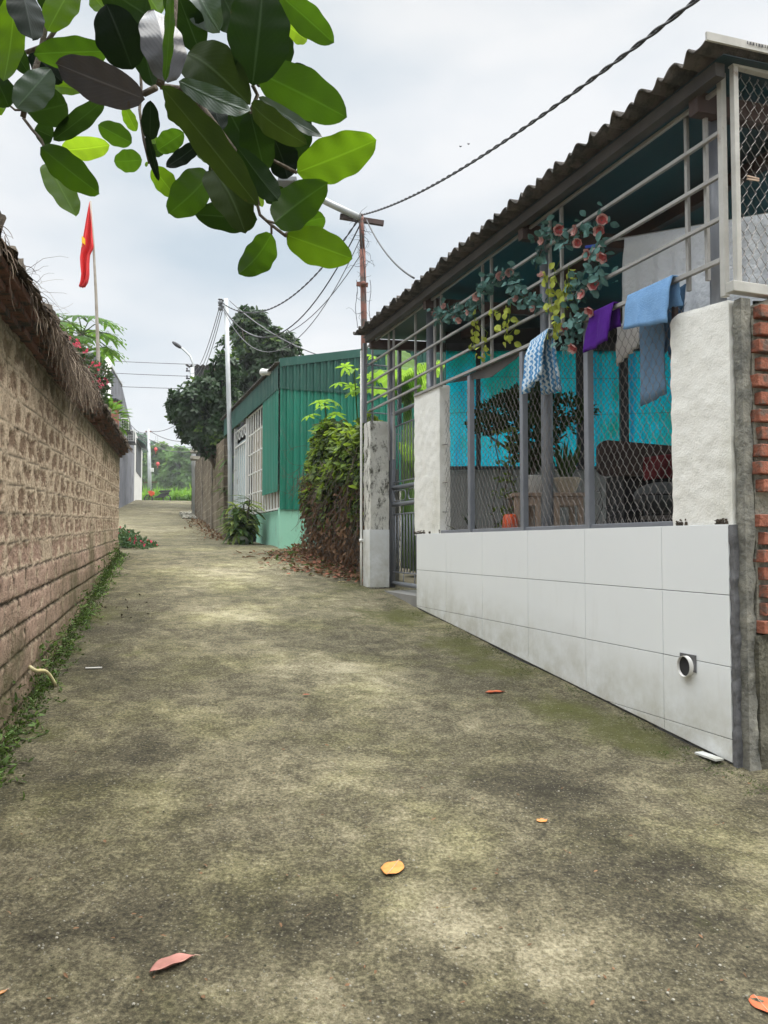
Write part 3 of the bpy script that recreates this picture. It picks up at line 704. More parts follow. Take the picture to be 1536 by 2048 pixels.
# gate
gA = 2.67; g0 = sA(786, gA); g1 = 5.95
t = thing('gate', W(6.5, gA, G(6.5)), 'grey painted steel bar gate with oval ornament between two pillars', 'gate')
zg = lambda px, py: zA(px, py, gA)
mb = MB(); levels = [zg(800, 1168), zg(800, 1008), zg(800, 974)+.0, zg(800, 823)]
sR = sA(880, gA)
for z in levels: mb.tube([W(g0, gA, z), W(sR, gA, z)], .021, 10)
mb.tube([W(g0, gA, levels[0]-.05), W(g0, gA, levels[3]+.02)], .022, 10); mb.tube([W(sR, gA, levels[0]-.05), W(sR, gA, levels[3]+.02)], .022, 10)
build('frame', mb, M['post'], t, smooth=True)
mb = MB(); low = (zg(800, 1145), zg(800, 1028)); hi = (zg(800, 963), zg(800, 850))
for a, b in (low, hi):
    for z in (a, b): mb.tube([W(g0, gA, z), W(sR, gA, z)], .008, 6)
n_ = 15
for k in range(1, n_):
    s = lerp(g0, sR, k/n_)
    mb.tube([W(s, gA, low[0]), W(s, gA, low[1])], .0065, 6)
    mb.tube([W(s, gA, hi[0]), W(s, gA, hi[1])], .0065, 6)
for k in (.25, .5, .75):
    s = lerp(g0, sR, k); mb.tube([W(s, gA, levels[0]), W(s, gA, low[0])], .005, 6); mb.tube([W(s, gA, low[1]), W(s, gA, levels[1])], .005, 6); mb.tube([W(s, gA, hi[0]), W(s, gA, levels[2])], .005, 6)
build('bar', mb, M['post'], t, smooth=True)
for k in range(3):
    mb = MB(); c = lerp(g0, sR, (k*2+1)/6); zc = (levels[1]+levels[2])/2; hw = abs(sR-g0)/6*.82; hh = .05; pts = []
    for q in range(25):
        a = 2*math.pi*q/24; x = math.cos(a); y = math.sin(a); pts.append(W(c+(hw-hh)*(1 if x > 0 else -1)+x*hh, gA, zc+y*hh))
    mb.tube(pts, .0065, 6, cap=False)
    mb.tube([W(c, gA, zc+hh), W(c, gA, levels[2])], .005, 6); mb.tube([W(c, gA, zc-hh), W(c, gA, levels[1])], .005, 6)
    build('ornament', mb, M['post'], t, smooth=True)
def chain(mb, P, uvec, vvec, nu, nv, cu, cv, r, jit=0, clip=None, rr=random.Random(1), depth=.004, nrm=None):
    """woven chain-link: nu vertical zigzag wires of width cu, nv cells of height cv"""
    nrm = nrm or uvec.cross(vvec)
    for i in range(nu):
        pts = []
        ph = rr.uniform(0, 6)
        for j in range(2*nv+1):
            side = (i+j) % 2
            u_ = (i+side*1.06)*cu-(.03*cu if not side else 0)+jit*math.sin(i*.7+j*.21+ph*.1); v_ = j*cv/2+jit*.6*math.sin(i*.9+ph)
            if clip and not clip(u_, v_):
                if len(pts) > 1: mb.tube(pts, r, 4, cap=False)
                pts = []; continue
            q = P+uvec*u_+vvec*v_
            o = nrm*depth*(1 if side else -1)
            pts += [q+o-vvec*cv*.06, q-o+vvec*cv*.06] if j not in (0,) else [q]
        if len(pts) > 1: mb.tube(pts, r, 4, cap=False)
mb = MB(); chain(mb, W(g1-.1, gA+.035, low[0]), U, Vector((0, 0, 1)), 46, 27, .026, .07, .0012)
build('mesh', mb, M['wire_dark'], t)
# threshold
mb = MB(); mb.sbox(5.85, 7.15, 2.5, 3.3, -.72, G(6.5)+.035); build('threshold', mb, M['floor'], kind='structure')

# ================================================================ railing above the wall (fence)
AR = 2.515
fe = thing('fence', W(4.2, AR, SILL), 'galvanised rail and chain-link fence along the top of the tiled wall', 'fence')
sN, sF = sA(1458, AR), sA(736, AR)
zr = [1.974, 1.783, 1.593, 1.405]
for k, z in enumerate(zr):
    mb = MB(); mb.beam(W(sN-.01, AR-.022, z), W(sF, AR-.022, z+.012), .018, .018); build('rail', mb, M['rail'], fe, bevel=.002)
mb = MB(); mb.beam(W(sN-.01, AR-.022, 1.222), W(6.02, AR-.022, 1.262), .021, .021); build('rail', mb, M['rail'], fe, bevel=.002, label='lowest long rail, holding the towels')
mb = MB(); mb.beam(W(5.9, AR-.02, 1.325), W(sF-.1, AR-.02, 1.325), .020, .020); build('rail', mb, M['rail'], fe, bevel=.002)
for px, lo in ((1385, 1.18), (1424, 1.19), (1104, 1.24), (1128, 1.24), (967, 1.25), (985, 1.25), (870, 1.25), (883, 1.25), (831, 1.25), (777, .8), (787, .8), (744, .8)):
    s = sA(px, AR); mb = MB(); mb.beam(W(s, AR+.004, lo-.02), W(s, AR+.004, 1.985), .018, .018); build('upright', mb, M['rail'], fe, bevel=.002)
for px in (949, 1056, 1188):
    s = sA(px, AR+.02); mb = MB(); mb.beam(W(s, AR-.004, SILL-.005), W(s, AR-.004, 1.225), .040, .040); build('post', mb, M['post'], fe, bevel=.004)
s = sA(1360, AR+.02); mb = MB(); mb.beam(W(s, AR+.012, .9), W(s, AR+.012, 1.215), .022, .022); build('post', mb, M['wood_dark'], fe, bevel=.002, label='short rusty upright beside the blue towel')
mb = MB(); mb.sbox(sp0-.02, sq1+.01, AR-.01, AR+.05, SILL-.002, SILL+.022); build('base_rail', mb, M['post'], fe, bevel=.003)
mb = MB(); rr = random.Random(9)
def cl(u_, v_):
    s = sp0-.05+u_; z = SILL+.022+v_; return z < 1.20-.06*(.5+.5*math.sin(s*7)) and s < sq1+.03
chain(mb, W(sp0-.05, AR+.03, SILL+.022), U, Vector((0, 0, 1)), 104, 16, .026, .078, .0012, .003, cl, rr)
# twisted ends on the base rail
for k in range(50):
    s = sp0-.03+k*.052
    if s < sq1: mb.tube([W(s, AR+.03, SILL+.02), W(s+.003, AR+.028, SILL+.035), W(s-.003, AR+.032, SILL+.05)], .0022, 4)
for z in (.25, .48, .78): mb.tube([W(sq1-.06, AR+.02, z), W(sq1+.03, AR+.0, z+.004)], .003, 5)
build('mesh', mb, M['wire'], fe)
# steel sheet trim under the rail
mb = MB(); mb.prism([W(sA(900, AR), AR-.005, 1.245), W(sA(985, AR), AR-.005, 1.15), W(sA(1035, AR), AR-.005, 1.20), W(sA(1050, AR), AR-.005, 1.235)], Nn*.004)
build('bent_flashing', mb, M['purlin_grey'], fe)

# far return grille beside the gate pillar
t = thing('side_grille', W(7.17, 2.6, 1.0), 'small grey bar grille on top of the mouldy gate pillar', 'grille')
mb = MB(); rs = 7.16
for a in (2.43, 2.80): mb.beam(W(rs, a, ztop+.01), W(rs, a, 1.99), .035, .035)
build('frame', mb, M['post'], t, bevel=.003)
mb = MB()
for z in (1.78, 1.55, 1.30, 1.10): mb.tube([W(rs, 2.43, z), W(rs, 2.80, z)], .008, 6)
mb.tube([W(rs, 2.51, ztop), W(rs, 2.51, 1.99)], .010, 6)
build('bar', mb, M['post'], t, smooth=True)

# ================================================================ canopy roof and its columns
ROOF0 = 2.30; rz = 2.06; rs0, rs1 = sA(1430, ROOF0), sA(705, ROOF0)
ca = thing('canopy', W(4.8, 4.4, -.4), 'long lean-to canopy of dark corrugated sheet on grey pipe columns', 'canopy')
mb = MB(); per = .1
def rf(u, v):
    s = lerp(rs0, rs1, u); a = lerp(ROOF0, 6.6, v); return W(s, a+(.012*math.sin(s*37) if v == 0 else 0), rz+.05*(a-ROOF0)+.018*math.sin(2*math.pi*s/per)+(.012*fbm(W(s, a)*14) if v < .05 else 0))
mb.grid(int((rs1-rs0)/per*14), 6, rf)
build('roof_sheet', mb, M['roof'], ca, smooth=True, solid=.008)
mb = MB(); mb.grid(2, 2, lambda u, v: W(lerp(rs0+.01, rs1-.01, u), lerp(ROOF0+.10, 6.6, v), rz-.030+.05*lerp(.1, 4.3, v))); build('ceiling_sheet', mb, M['roof_under'], ca, solid=.004)
mb = MB(); mb.beam(W(rs0-.012, ROOF0-.01, rz+.012), W(rs0-.012, 6.6, rz+.012+.05*4.3), .01, .034); build('edge_flashing', mb, M['frame'], ca)
mb = MB()     # lettering-like dark printed marks are too small to read: a worn dark strip
for k in range(26):
    a = 2.50+k*.016; mb.box(W(rs0-.0205, a, rz+.018+.05*(a-ROOF0)), Nn*(.0045 if k % 3 else .002), U*.0006, (0, 0, .006))
build('worn_print', mb, M['metal_dark'], ca)
for a, w, h, z in ((ROOF0+.13, .05, .06, rz-.055), (3.3, .05, .07, rz-.02), (4.4, .05, .07, rz+.03), (5.5, .05, .07, rz+.09)):
    mb = MB(); mb.beam(W(rs0+.06, a, z), W(rs1-.06, a, z), w, h); build('purlin', mb, M['purlin' if a > 3 else 'purlin_grey'], ca)
for px in (1405, 1048, 852, 742):
    s = sA(px, 2.45); mb = MB(); mb.beam(W(s, 2.44, rz-.11), W(s, 6.6, rz+.09), .055, .09, (0, 0, 1)); build('beam', mb, M['purlin'], ca)
cols = [(sA(1446, 2.6), .8), (sA(1096, 2.6), -.45), (sA(862, 2.6), -.45), (sA(782, 2.66), -.62), (4.6, -.45)]
for k, (s, z0) in enumerate(cols):
    a = 2.6 if k < 3 else 2.66 if k == 3 else 6.3
    mb = MB(); mb.tube([W(s, a, z0), W(s, a, rz-.1)], .036, 14); build('column', mb, M['post'], ca, smooth=True)
# corner frame with chain-link (faces the viewer)
cf = thing('mesh_panel', W(2.5, 2.9, 1.05), 'chipped white framed chain-link panel above the brick corner', 'fence panel')
sc = sp1-.045; azf = lambda px, py: None
def onS(px, py, s): d = ray(px, py); return d*(s/d.dot(U))
c0 = onS(1467, 120, sc); a0 = c0.dot(Nn); zt_ = onS(1475, 130, sc).z; zb_ = onS(1470, 575, sc).z
mb = MB()
mb.beam(W(sc, a0, zb_-.02), W(sc, a0, zt_), .026, .026); mb.beam(W(sc, a0-.018, zt_), W(sc, a0+2.4, zt_+.02), .03, .034); mb.beam(W(sc, a0-.045, zb_), W(sc, a0+2.4, zb_+.012), .045, .045)
mb.beam(W(sc, a0+1.6, zb_), W(sc, a0+1.6, zt_), .026, .026)
build('frame', mb, M['frame'], cf, bevel=.003)
mb = MB(); mb.beam(W(sc+.065, a0-.006, zb_-.02), W(sc+.065, a0-.006, zt_+.03), .028, .028); build('corner_post', mb, M['frame'], cf, bevel=.003)
mb = MB(); chain(mb, W(sc+.01, a0, zb_+.01), Nn, Vector((0, 0, 1)), 68, 13, .0238, .077, .0014, .003, lambda u_, v_: v_ < zt_-zb_-.03 and u_ < 1.6)
build('mesh', mb, M['wire'], cf)

# ================================================================ yard behind: floor, low wall, sheet screen
mb = MB(); mb.sbox(2.6, 7.3, 2.6, 8.5, -.6, -.45); build('yard_floor', mb, M['floor'], kind='structure')
YB = 7.4
def yz(py): return at(768, py, YB).z
xl = at(893, 935, YB).x
t = thing('low_grey_wall', (3.0, YB+.08, -.45), 'low grey painted wall below the turquoise screen in the yard', 'wall')
mb = MB(); mb.box(((xl+9)/2-.05, YB+.09, (yz(935)-.5)/2), ((9-xl)/2, 0, 0), (0, .06, 0), (0, 0, (yz(935)+.5)/2)); build('masonry', mb, M['grey_wall'], t)
def m_screen():
    n = N('turquoise_plastic_sheet'); w = n.noise(2.6, 5, .6, n.map(scale=(2.0, 1, .55))); st = n.noise(1.5, 3, .5, n.map(scale=(7, 1, .35)))
    c = n.mix(n.ramp(w, [(.3, 0.), (.7, 1.)]), (.003, .36, .50), (.01, .52, .60)); c = n.mix(n.ramp(st, [(.55, 0.), (.68, .8)]), c, (.01, .22, .45))
    c = n.mix(n.ramp(n.noise(1.6, 4, .6), [(.50, 0.), (.62, .75)]), c, (.01, .30, .22))
    n.done(c, .4); n.translucent(n.mix(1.0, c, (1.7, 1.45, 1.6), 'MULTIPLY'), .9); return n.m
t = thing('screen', (3.0, YB, yz(935)), 'translucent turquoise plastic sheet screen across the back of the yard', 'screen')
mb = MB()
def scf(u, v):
    x = lerp(xl, 8.5, u); z = lerp(yz(935), yz(700), v); return Vector((x, YB+.012*math.sin(x*42)+.02*math.sin(x*5+z*2), z))
mb.grid(520, 8, scf); build('sheet', mb, m_screen(), t, smooth=True)
mb = MB()
for px, w in ((1162, .055), (1249, .06), (957, .02), (1077, .03)): 
    x = at(px, 900, YB-.06).x; mb.box((x, YB-.06, (yz(935)+yz(690))/2), (w/2+.01, 0, 0), (0, .02, 0), (0, 0, (yz(690)-yz(935))/2))
for py in (697, 937): mb.box(((xl+8.5)/2, YB-.055, yz(py)), ((8.5-xl)/2, 0, 0), (0, .02, 0), (0, 0, .035 if py < 800 else .015))
build('frame', mb, M['metal_dark'], t)
mb = MB(); chain(mb, Vector((xl, YB-.10, yz(935))), Vector((1, 0, 0)), Vector((0, 0, 1)), 200, 22, .023, .056, .0012, .004, lambda u_, v_: v_ < yz(700)-yz(935))
for z in (yz(760), yz(830)): mb.tube([(xl+k*.3, YB-.1, z+.01*math.sin(k)) for k in range(16)], .002, 4)
build('mesh', mb, M['wire_dark'], t)
# near-black strip above the sheet top, standing in for the eave shade
mb = MB(); mb.box((xl/2+4.4, YB+.06, 1.98), ((8.8-xl)/2, 0, 0), (0, .02, 0), (0, 0, .13)); build('eave_shade_strip', mb, M['dark_in'], t)
# ================================================================ things in the yard
rr = random.Random(31)
def table(px0, px1, py, Y, d, label):
    a = at(px0, py, Y); b = at(px1, py, Y); z = a.z; c = (a+b)/2+Vector((0, d/2, 0)); w = (b-a).length/2
    t = thing('side_table', (c.x, c.y, -.45), label, 'table')
    mb = MB(); mb.box((c.x, c.y, z-.015), (w, 0, 0), (0, d/2, 0), (0, 0, .015)); build('tabletop', mb, M['wood'], t, bevel=.004)
    for yy in (c.y-d/2+.03, c.y+d/2-.03): mb = MB(); mb.box((c.x, yy, z-.065), (w-.03, 0, 0), (0, .01, 0), (0, 0, .034)); build('apron', mb, M['wood'], t)
    for i in (-1, 1):
        for j in (-1, 1):
            mb = MB(); mb.box((c.x+i*(w-.035), c.y+j*(d/2-.035), (z-.031-.45)/2), (.02, 0, 0), (0, .02, 0), (0, 0, (z-.031+.45)/2)); build('leg', mb, M['wood'], t, bevel=.003)
    return c, z
def pot(name, c, z, r, h, mat, label, cat='pot', taper=.8):
    t = thing(name, (c[0], c[1], z), label, cat)
    mb = MB(); mb.lathe((c[0], c[1], z), [(0, 0), (r*taper*.9, 0), (r*taper, .01), (r*.97, h*.8), (r*1.03, h*.92), (r*1.03, h), (r*.95, h), (r*.93, h*.85), (0, h*.85)], 24); build('pot_body', mb, mat, t, smooth=True)
    return t
def bush(mb, c, r, n, ln, wd, rr, up=.3):
    for k in range(n):
        d = rv(rr); q = Vector((c[0]+d.x*r[0]*rr.uniform(.3, 1), c[1]+d.y*r[1]*rr.uniform(.3, 1), c[2]+d.z*r[2]*rr.uniform(.3, 1)))
        leaf(mb, q, d+rv(rr)*.6+Vector((0, 0, up)), rv(rr)+Vector((0, 0, .8)), ln*rr.uniform(.6, 1.2), wd*rr.uniform(.7, 1.1), .3)
YT = 5.9
c1, z1 = table(1026, 1086, 985, YT, .35, 'pale worn wooden side table holding the white pot plant')
c2, z2 = table(1106, 1172, 985, YT, .35, 'pale worn wooden side table holding the beige bowl plant')
k_ = YT/F
p = at(1066, 984, YT+.15); pt = pot('potted_plant', (p.x, YT+.17), z1, 25*k_, 37*k_, M['pot_white'], 'leafy plant in a round white pot on the left wooden table', 'plant')
mb = MB(); bush(mb, (p.x+.02, YT+.17, z1+.42), (.17, .14, .22), 260, .09, .045, rr); build('foliage', mb, M['vine_d'], pt)
mb = MB()
for k in range(5): mb.tube([(p.x, YT+.17, z1+.11), (p.x+rr.uniform(-.06, .06), YT+.17+rr.uniform(-.05, .05), z1+.4)], .008, 5)
build('stem', mb, M['bark'], pt)
p = at(1135, 984, YT+.15); pt = pot('potted_plant', (p.x, YT+.17), z2, 28*k_, 33*k_, M['pot_beige'], 'upright plant in a wide beige bowl pot on the right wooden table', 'plant', .6)
mb = MB()
for k in range(16): leaf(mb, Vector((p.x+rr.uniform(-.04, .04), YT+.17, z2+.1)), Vector((rr.uniform(-.4, .4), rr.uniform(-.4, .4), 1)), rv(rr), rr.uniform(.2, .36), .04, .25, .2, 3)
build('foliage', mb, M['drac'], pt)
# layered dark bonsai-like tree behind
p = at(1030, 930, 6.6); t = thing('potted_tree', (p.x, 6.6, -.45), 'dark dense rounded potted tree in front of the turquoise screen', 'tree')
mb = MB()
for (px, py, rx, rz_) in ((1000, 822, .30, .10), (1060, 800, .36, .14), (1130, 820, .34, .14), (975, 850, .22, .07), (1085, 850, .42, .14), (1040, 800, .3, .09)):
    q = at(px, py, 6.6); bush(mb, q, (rx*.8, .25, rz_), 420, .05, .03, rr)
build('crown', mb, M['vine_d'], t); mb = MB()
mb.tube([(p.x+.1, 6.6, -.3), (p.x+.06, 6.6, .3), (p.x+.12, 6.62, .7), (p.x+.1, 6.6, 1.1)], [.04, .03, .028, .012], 7)
for dx, z in ((-.35, .95), (.35, .95), (.2, 1.15)): mb.tube([(p.x+.12, 6.62, .7), (p.x+.1+dx, 6.6, z)], [.02, .008], 5)
build('trunk', mb, M['bark'], t, smooth=True); mb = MB(); mb.lathe((p.x+.1, 6.6, -.45), [(.0, 0), (.16, 0), (.22, .28), (.2, .28), (0, .24)], 20); build('tub', mb, M['pot_beige'], t, smooth=True)
# climbing thin plants
for (px, lb) in ((1028, 'thin yellow-green climbing plant between the grey wall and the wooden table'), (960, 'spiky dark strap-leaved plant behind the mesh, low by the gate pillar')):
    p = at(px, 985, 6.2); t = thing('yard_plant', (p.x, 6.2, -.45), lb, 'plant'); mb = MB(); ms = MB()
    if px == 1028:
        for k in range(5):
            q = Vector((p.x+rr.uniform(-.25, .1), 6.2, -.25)); pts = [q]
            for j in range(9): pts.append(pts[-1]+Vector((rr.uniform(-.05, .04), rr.uniform(-.03, .03), .13)))
            ms.tube(pts, .004, 4)
            for q in pts[3:]:
                for _ in range(7): leaf(mb, q+rv(rr)*.03, rv(rr), rv(rr), rr.uniform(.03, .06), .025, .2)
        build('foliage', mb, M['vine'], t); build('stem', ms, M['bark'], t)
    else:
        for k in range(22):
            a = rr.uniform(0, 6.28); leaf(mb, Vector((p.x, 6.2, -.1)), Vector((math.cos(a)*.7, math.sin(a)*.5, rr.uniform(.5, 1.1))), (0, 0, 1), rr.uniform(.3, .5), .035, .35, .2, 3)
        build('foliage', mb, M['vine_d'], t); ms.lathe((p.x, 6.2, -.45), [(0, 0), (.1, 0), (.14, .3), (0, .3)], 16); build('pot_body', ms, M['pot_beige'], t)
p = at(1024, 1060, 5.9); z0 = -.2
t = thing('stool', (p.x, 5.9, -.45), 'low dark stool under the orange red jar', 'stool'); mb = MB(); mb.box((p.x-.07, 5.9, .045), (.15, 0, 0), (0, .11, 0), (0, 0, .012)); build('seat', mb, M['wood_dark'], t)
for i in (-1, 1):
    for j in (-1, 1): mb = MB(); mb.box((p.x-.07+i*.12, 5.9+j*.07, -.21), (.015, 0, 0), (0, .015, 0), (0, 0, .24)); build('leg', mb, M['wood_dark'], t)
x = at(1020, 1040, 5.88).x; k_ = 5.88/F
mb = MB(); mb.lathe((x, 5.88, .058), [(0, 0), (12*k_, 0), (14.5*k_, .03), (15.5*k_, .08), (15*k_, .125), (13*k_, .155), (10*k_, .170), (9*k_, .160), (0, .15)], 24); build('jar', mb, M['red_jar'], smooth=True, label='orange red glazed jar behind the mesh near the tables', cat='jar')
x = at(990, 1040, 5.9).x
mb = MB(); mb.box((x, 5.93, .082), (.05, 0, 0), (0, .05, 0), (0, 0, .024)); build('container', mb, M['pot_white'], label='small white plastic container left of the red jar', cat='container', bevel=.01)
# dark covered furniture and red cloth at right
Yc = 4.9; q0, q1 = at(1197, 880, Yc), at(1500, 905, Yc)
t = thing('cabinet', ((q0.x+q1.x)/2, Yc+.2, -.45), 'large dark rounded-corner wooden cabinet behind the mesh by the big white pillar', 'cabinet')
def rrect(x0, x1, z0, z1a, z1b, y, r):
    pts = []
    for k in range(7): a = math.pi-k*math.pi/12; pts.append((x0+r+math.cos(a)*r, y, z1a-r+math.sin(a)*r))
    pts += [(x1, y, z1b), (x1, y, z0)]
    for k in range(7): a = -math.pi/2-k*math.pi/12; pts.append((x0+r+math.cos(a)*r, y, z0+r+math.sin(a)*r))
    return [Vector(p) for p in pts]
zb = at(0+768, 945, Yc).z
mb = MB(); mb.prism(rrect(q0.x, q1.x, zb-.02, q0.z, q1.z, Yc, .06), Vector((0, .06, 0))); build('headboard', mb, M['wood_dark'], t)
x0 = at(1252, 940, Yc).x
mb = MB(); mb.box(((x0+q1.x)/2, Yc+.25, (zb-.45)/2), ((q1.x-x0)/2, 0, 0), (0, .2, 0), (0, 0, (zb+.45)/2)); build('carcass', mb, M['dark_in'], t)
red = mottled('dark_red_cloth', (.09, .005, .008), (.15, .008, .012), 6, .8, .3, .01)
a_ = at(1288, 915, 4.75); b_ = at(1420, 955, 4.75)
mb = MB(); mb.grid(16, 10, lambda u, v: Vector((lerp(a_.x, b_.x, u), 4.75+.02*math.sin(u*14+v*3), lerp(a_.z, b_.z-.02, v)+.02*math.sin(u*3)))); build('hanging_cloth', mb, red, smooth=True, solid=.006, label='dark red cloth hanging in front of the dark cabinet', cat='cloth')
a_ = at(1290, 975, 4.7); mb = MB(); mb.ell(Vector((a_.x+.14, 4.75, a_.z-.06)), (.20, .12, .10), 16, 10); build('bundle', mb, mottled('dark_grey_cloth', (.05, .055, .055), (.09, .095, .095), 9, .9), smooth=True, label='grey cloth bundle below the dark red cloth', cat='bundle')
a_ = at(1300, 1010, 4.6); t = thing('bicycle_basket', (a_.x+.1, 4.6, -.3), 'black wire basket beside the big white pillar behind the mesh', 'basket')
mb = MB()
for k in range(12): a = 2*math.pi*k/12; mb.tube([(a_.x+.1+.16*math.cos(a), 4.6+.1*math.sin(a), a_.z+.06), (a_.x+.1+.11*math.cos(a), 4.6+.07*math.sin(a), a_.z-.16)], .004, 4)
build('wire_side', mb, M['black'], t); mb = MB(); mb.tube([(a_.x+.1+.165*math.cos(k*.3), 4.6+.105*math.sin(k*.3), a_.z+.06) for k in range(22)], .006, 5); build('rim', mb, M['black'], t)
p = at(1200, 1040, 5.0); z = at(1200, 1032, 4.5).z
mb = MB(); mb.sbox(2.95, 3.75, 3.0, 3.5, z-.02, z); build('grey_board', mb, M['purlin_grey'], label='flat grey board lying behind the base of the mesh', cat='board')
t = thing('board_trestle', W(3.35, 3.25, -.45), 'plain trestle carrying the flat grey board', 'trestle')
for s in (3.0, 3.7):
    for a in (3.05, 3.45): mb = MB(); mb.sbox(s-.02, s+.02, a-.02, a+.02, -.45, z-.021); build('leg', mb, M['wood_dark'], t)
p = at(1225, 1000, 4.9); t = thing('cable_tangle', p, 'tangle of thin black cables and leaves in front of the grey wall', 'cables'); mb = MB()
for k in range(7):
    q = at(rr.uniform(1195, 1250), rr.uniform(985, 1035), 4.9); pts = [q]; d = rv(rr)
    for j in range(8): d = (d+rv(rr)*.5).normalized(); pts.append(pts[-1]+Vector((d.x, d.y*.3, d.z))*.035)
    mb.tube(pts, .003, 4)
mb.tube([at(1230, 1000, 4.9), at(1232, 1060, 4.9)+Vector((0, 0, -.5))], .006, 5)
build('cable', mb, M['black'], t)

# ================================================================ laundry and garlands
def drape(name, A, B, prof, mat, label, cat='towel', nu=26, fold=.012, fr=30, seed=0, solid=.006, ragged=0):
    """cloth hung over a line from A to B; prof = list of (outward, drop at A, drop at B)"""
    A, B = Vector(A), Vector(B); d = (B-A).normalized(); out = Vector((d.y, -d.x, 0)).normalized()
    if out.dot(-Nn) < 0: out = -out
    mb = MB(); P = []
    for i in range(len(prof)-1):
        for k in range(6): t = k/6; P.append(tuple(lerp(prof[i][j], prof[i+1][j], t) for j in range(3)))
    P.append(prof[-1]); m = len(P)-1
    mb.grid(nu, m, lambda u, v: (lambda q: A.lerp(B, u)+out*(q[0]+fold*min(1, lerp(q[1], q[2], u)*8)*math.sin(u*fr+seed+1.5*fbm(Vector((u*3, q[1]*4, seed)))))+Vector((0, 0, -lerp(q[1], q[2], u)))+d*(.01*fbm(Vector((u*4, q[1]*9, seed)))))(P[int(round(v*m))]))
    uvs = None
    return build(name, mb, mat, smooth=True, solid=solid, label=label, cat=cat)
def m_terry(name, c1, c2, stripe=None):
    n = N(name); c = n.mix(n.noise(40, 4, .6), c1, c2)
    if stripe:
        z = n.sep()[2]; w = n.math('ADD', n.math('MULTIPLY', z, 26.0), n.math('MULTIPLY', n.noise(18, 1, .4), 1.5)); 
        a = n.dot(tuple(U)); w = n.math('ADD', n.math('MULTIPLY', a, 330.0), n.math('SINE', n.math('MULTIPLY', z, 190.0)))
        f = n.ramp(n.math('MULTIPLY', n.math('ADD', n.math('SINE', w), 1.0), .5), [(.40, 0.), (.60, 1.)]); c = n.mix(f, c, stripe)
    n.bump(n.noise(170, 3, .6), .9, .006); return n.done(c, .95, 0, .1)
AL = 2.48
def railz(s): return lerp(1.222, 1.262, (s-2.55)/3.47)+.014
s0, s1 = sA(1358, AL), sA(1266, AL)
drape('towel', W(s0, AL, railz(s0)), W(s1, AL, railz(s1)), [(.045, .22, .17), (.03, .05, .05), (.012, -.003, -.003), (-.022, -.003, -.003), (-.03, .08, .08), (-.045, .13, .1)], m_terry('light_blue_terry', (.13, .27, .50), (.22, .38, .60)), 'light blue terry towel over the lowest rail next to the big white pillar', fold=.008, fr=12)
s0, s1 = sA(1345, 2.6), sA(1296, 2.6)
drape('jeans', W(s0, 2.585, 1.25), W(s1, 2.585, 1.25), [(.012, .52, .55), (.012, .2, .2), (.01, 0, 0), (-.02, 0, 0), (-.03, .3, .3)], m_terry('faded_denim', (.11, .19, .30), (.20, .31, .44)), 'faded blue denim cloth hanging behind the light blue towel', 'cloth', fold=.006, fr=9)
s0, s1 = sA(1380, 2.6), sA(1346, 2.6)
drape('dark_jeans', W(s0, 2.60, 1.24), W(s1, 2.60, 1.22), [(.01, .42, .30), (.01, .1, .1), (0, 0, 0)], m_terry('navy_denim', (.035, .08, .14), (.07, .13, .21)), 'dark navy cloth hanging right of the faded denim cloth', 'cloth', fold=.006)
s0, s1 = sA(1238, AL), sA(1190, AL)
drape('washcloth', W(s0, AL, railz(s0)), W(s1, AL, railz(s1)), [(.05, .20, .22), (.03, .06, .09), (.012, -.003, .0), (-.02, -.003, 0), (-.03, .12, .12)], m_terry('purple_terry', (.045, .008, .14), (.08, .015, .21)), 'small purple towel over the lowest rail right of the roses', fold=.012, fr=8)
s0, s1 = sA(1104, AL), sA(1068, AL)
drape('striped_towel', W(s0, AL, railz(s0)+.02), W(s1, AL, railz(s1)-.01), [(.06, .28, .33), (.04, .08, .10), (.012, -.003, -.003), (-.022, -.003, -.003), (-.05, .20, .15), (-.08, .36, .32)], m_terry('blue_striped_terry', (.60, .70, .78), (.70, .78, .84), (.10, .28, .52)), 'blue and white wavy striped towel over the rail below the yellow vine', fold=.022, fr=20)
wm = mottled('white_crinkled_cotton', (.74, .76, .79), (.82, .84, .87), 5, .85, 1., .02, fine=26)
_n = None
s0, s1 = sA(1530, 2.85), sA(1256, 2.85)
A_ = onA(1560, 425, 2.80); B_ = onA(1252, 478, 2.80)
drape('bedsheet', A_, B_, [(.02, .55, .62), (.02, .3, .3), (.01, 0, 0), (-.02, 0, 0), (-.03, .4, .4)], wm, 'large crinkled white cotton sheet drying behind the rails near the corner post', 'sheet', nu=70, fold=.010, fr=46)
a_ = onA(1252, 476, 2.86); b_ = onA(1252, 610, 2.86)
mb = MB(); mb.prism([onA(1249, 478, 2.87), onA(1257, 476, 2.87), onA(1260, 600, 2.87), onA(1247, 612, 2.87)], Nn*.01)
build('patterned_cloth', mb, mottled('cream_brown_trim', (.52, .46, .36), (.16, .08, .05), 60, .9, 0), label='narrow cream cloth with brown trim at the left edge of the white sheet', cat='cloth')
s0, s1 = sA(1302, 2.7), sA(1252, 2.7)
drape('undershirt', W(s0, 2.66, 1.22), W(s1, 2.66, 1.20), [(.01, .17, .22), (.01, .1, .1), (0, 0, 0)], m_terry('grey_white_knit', (.62, .60, .58), (.70, .68, .66)), 'greyish white shirt hanging behind the purple and blue towels', 'shirt', fold=.012)
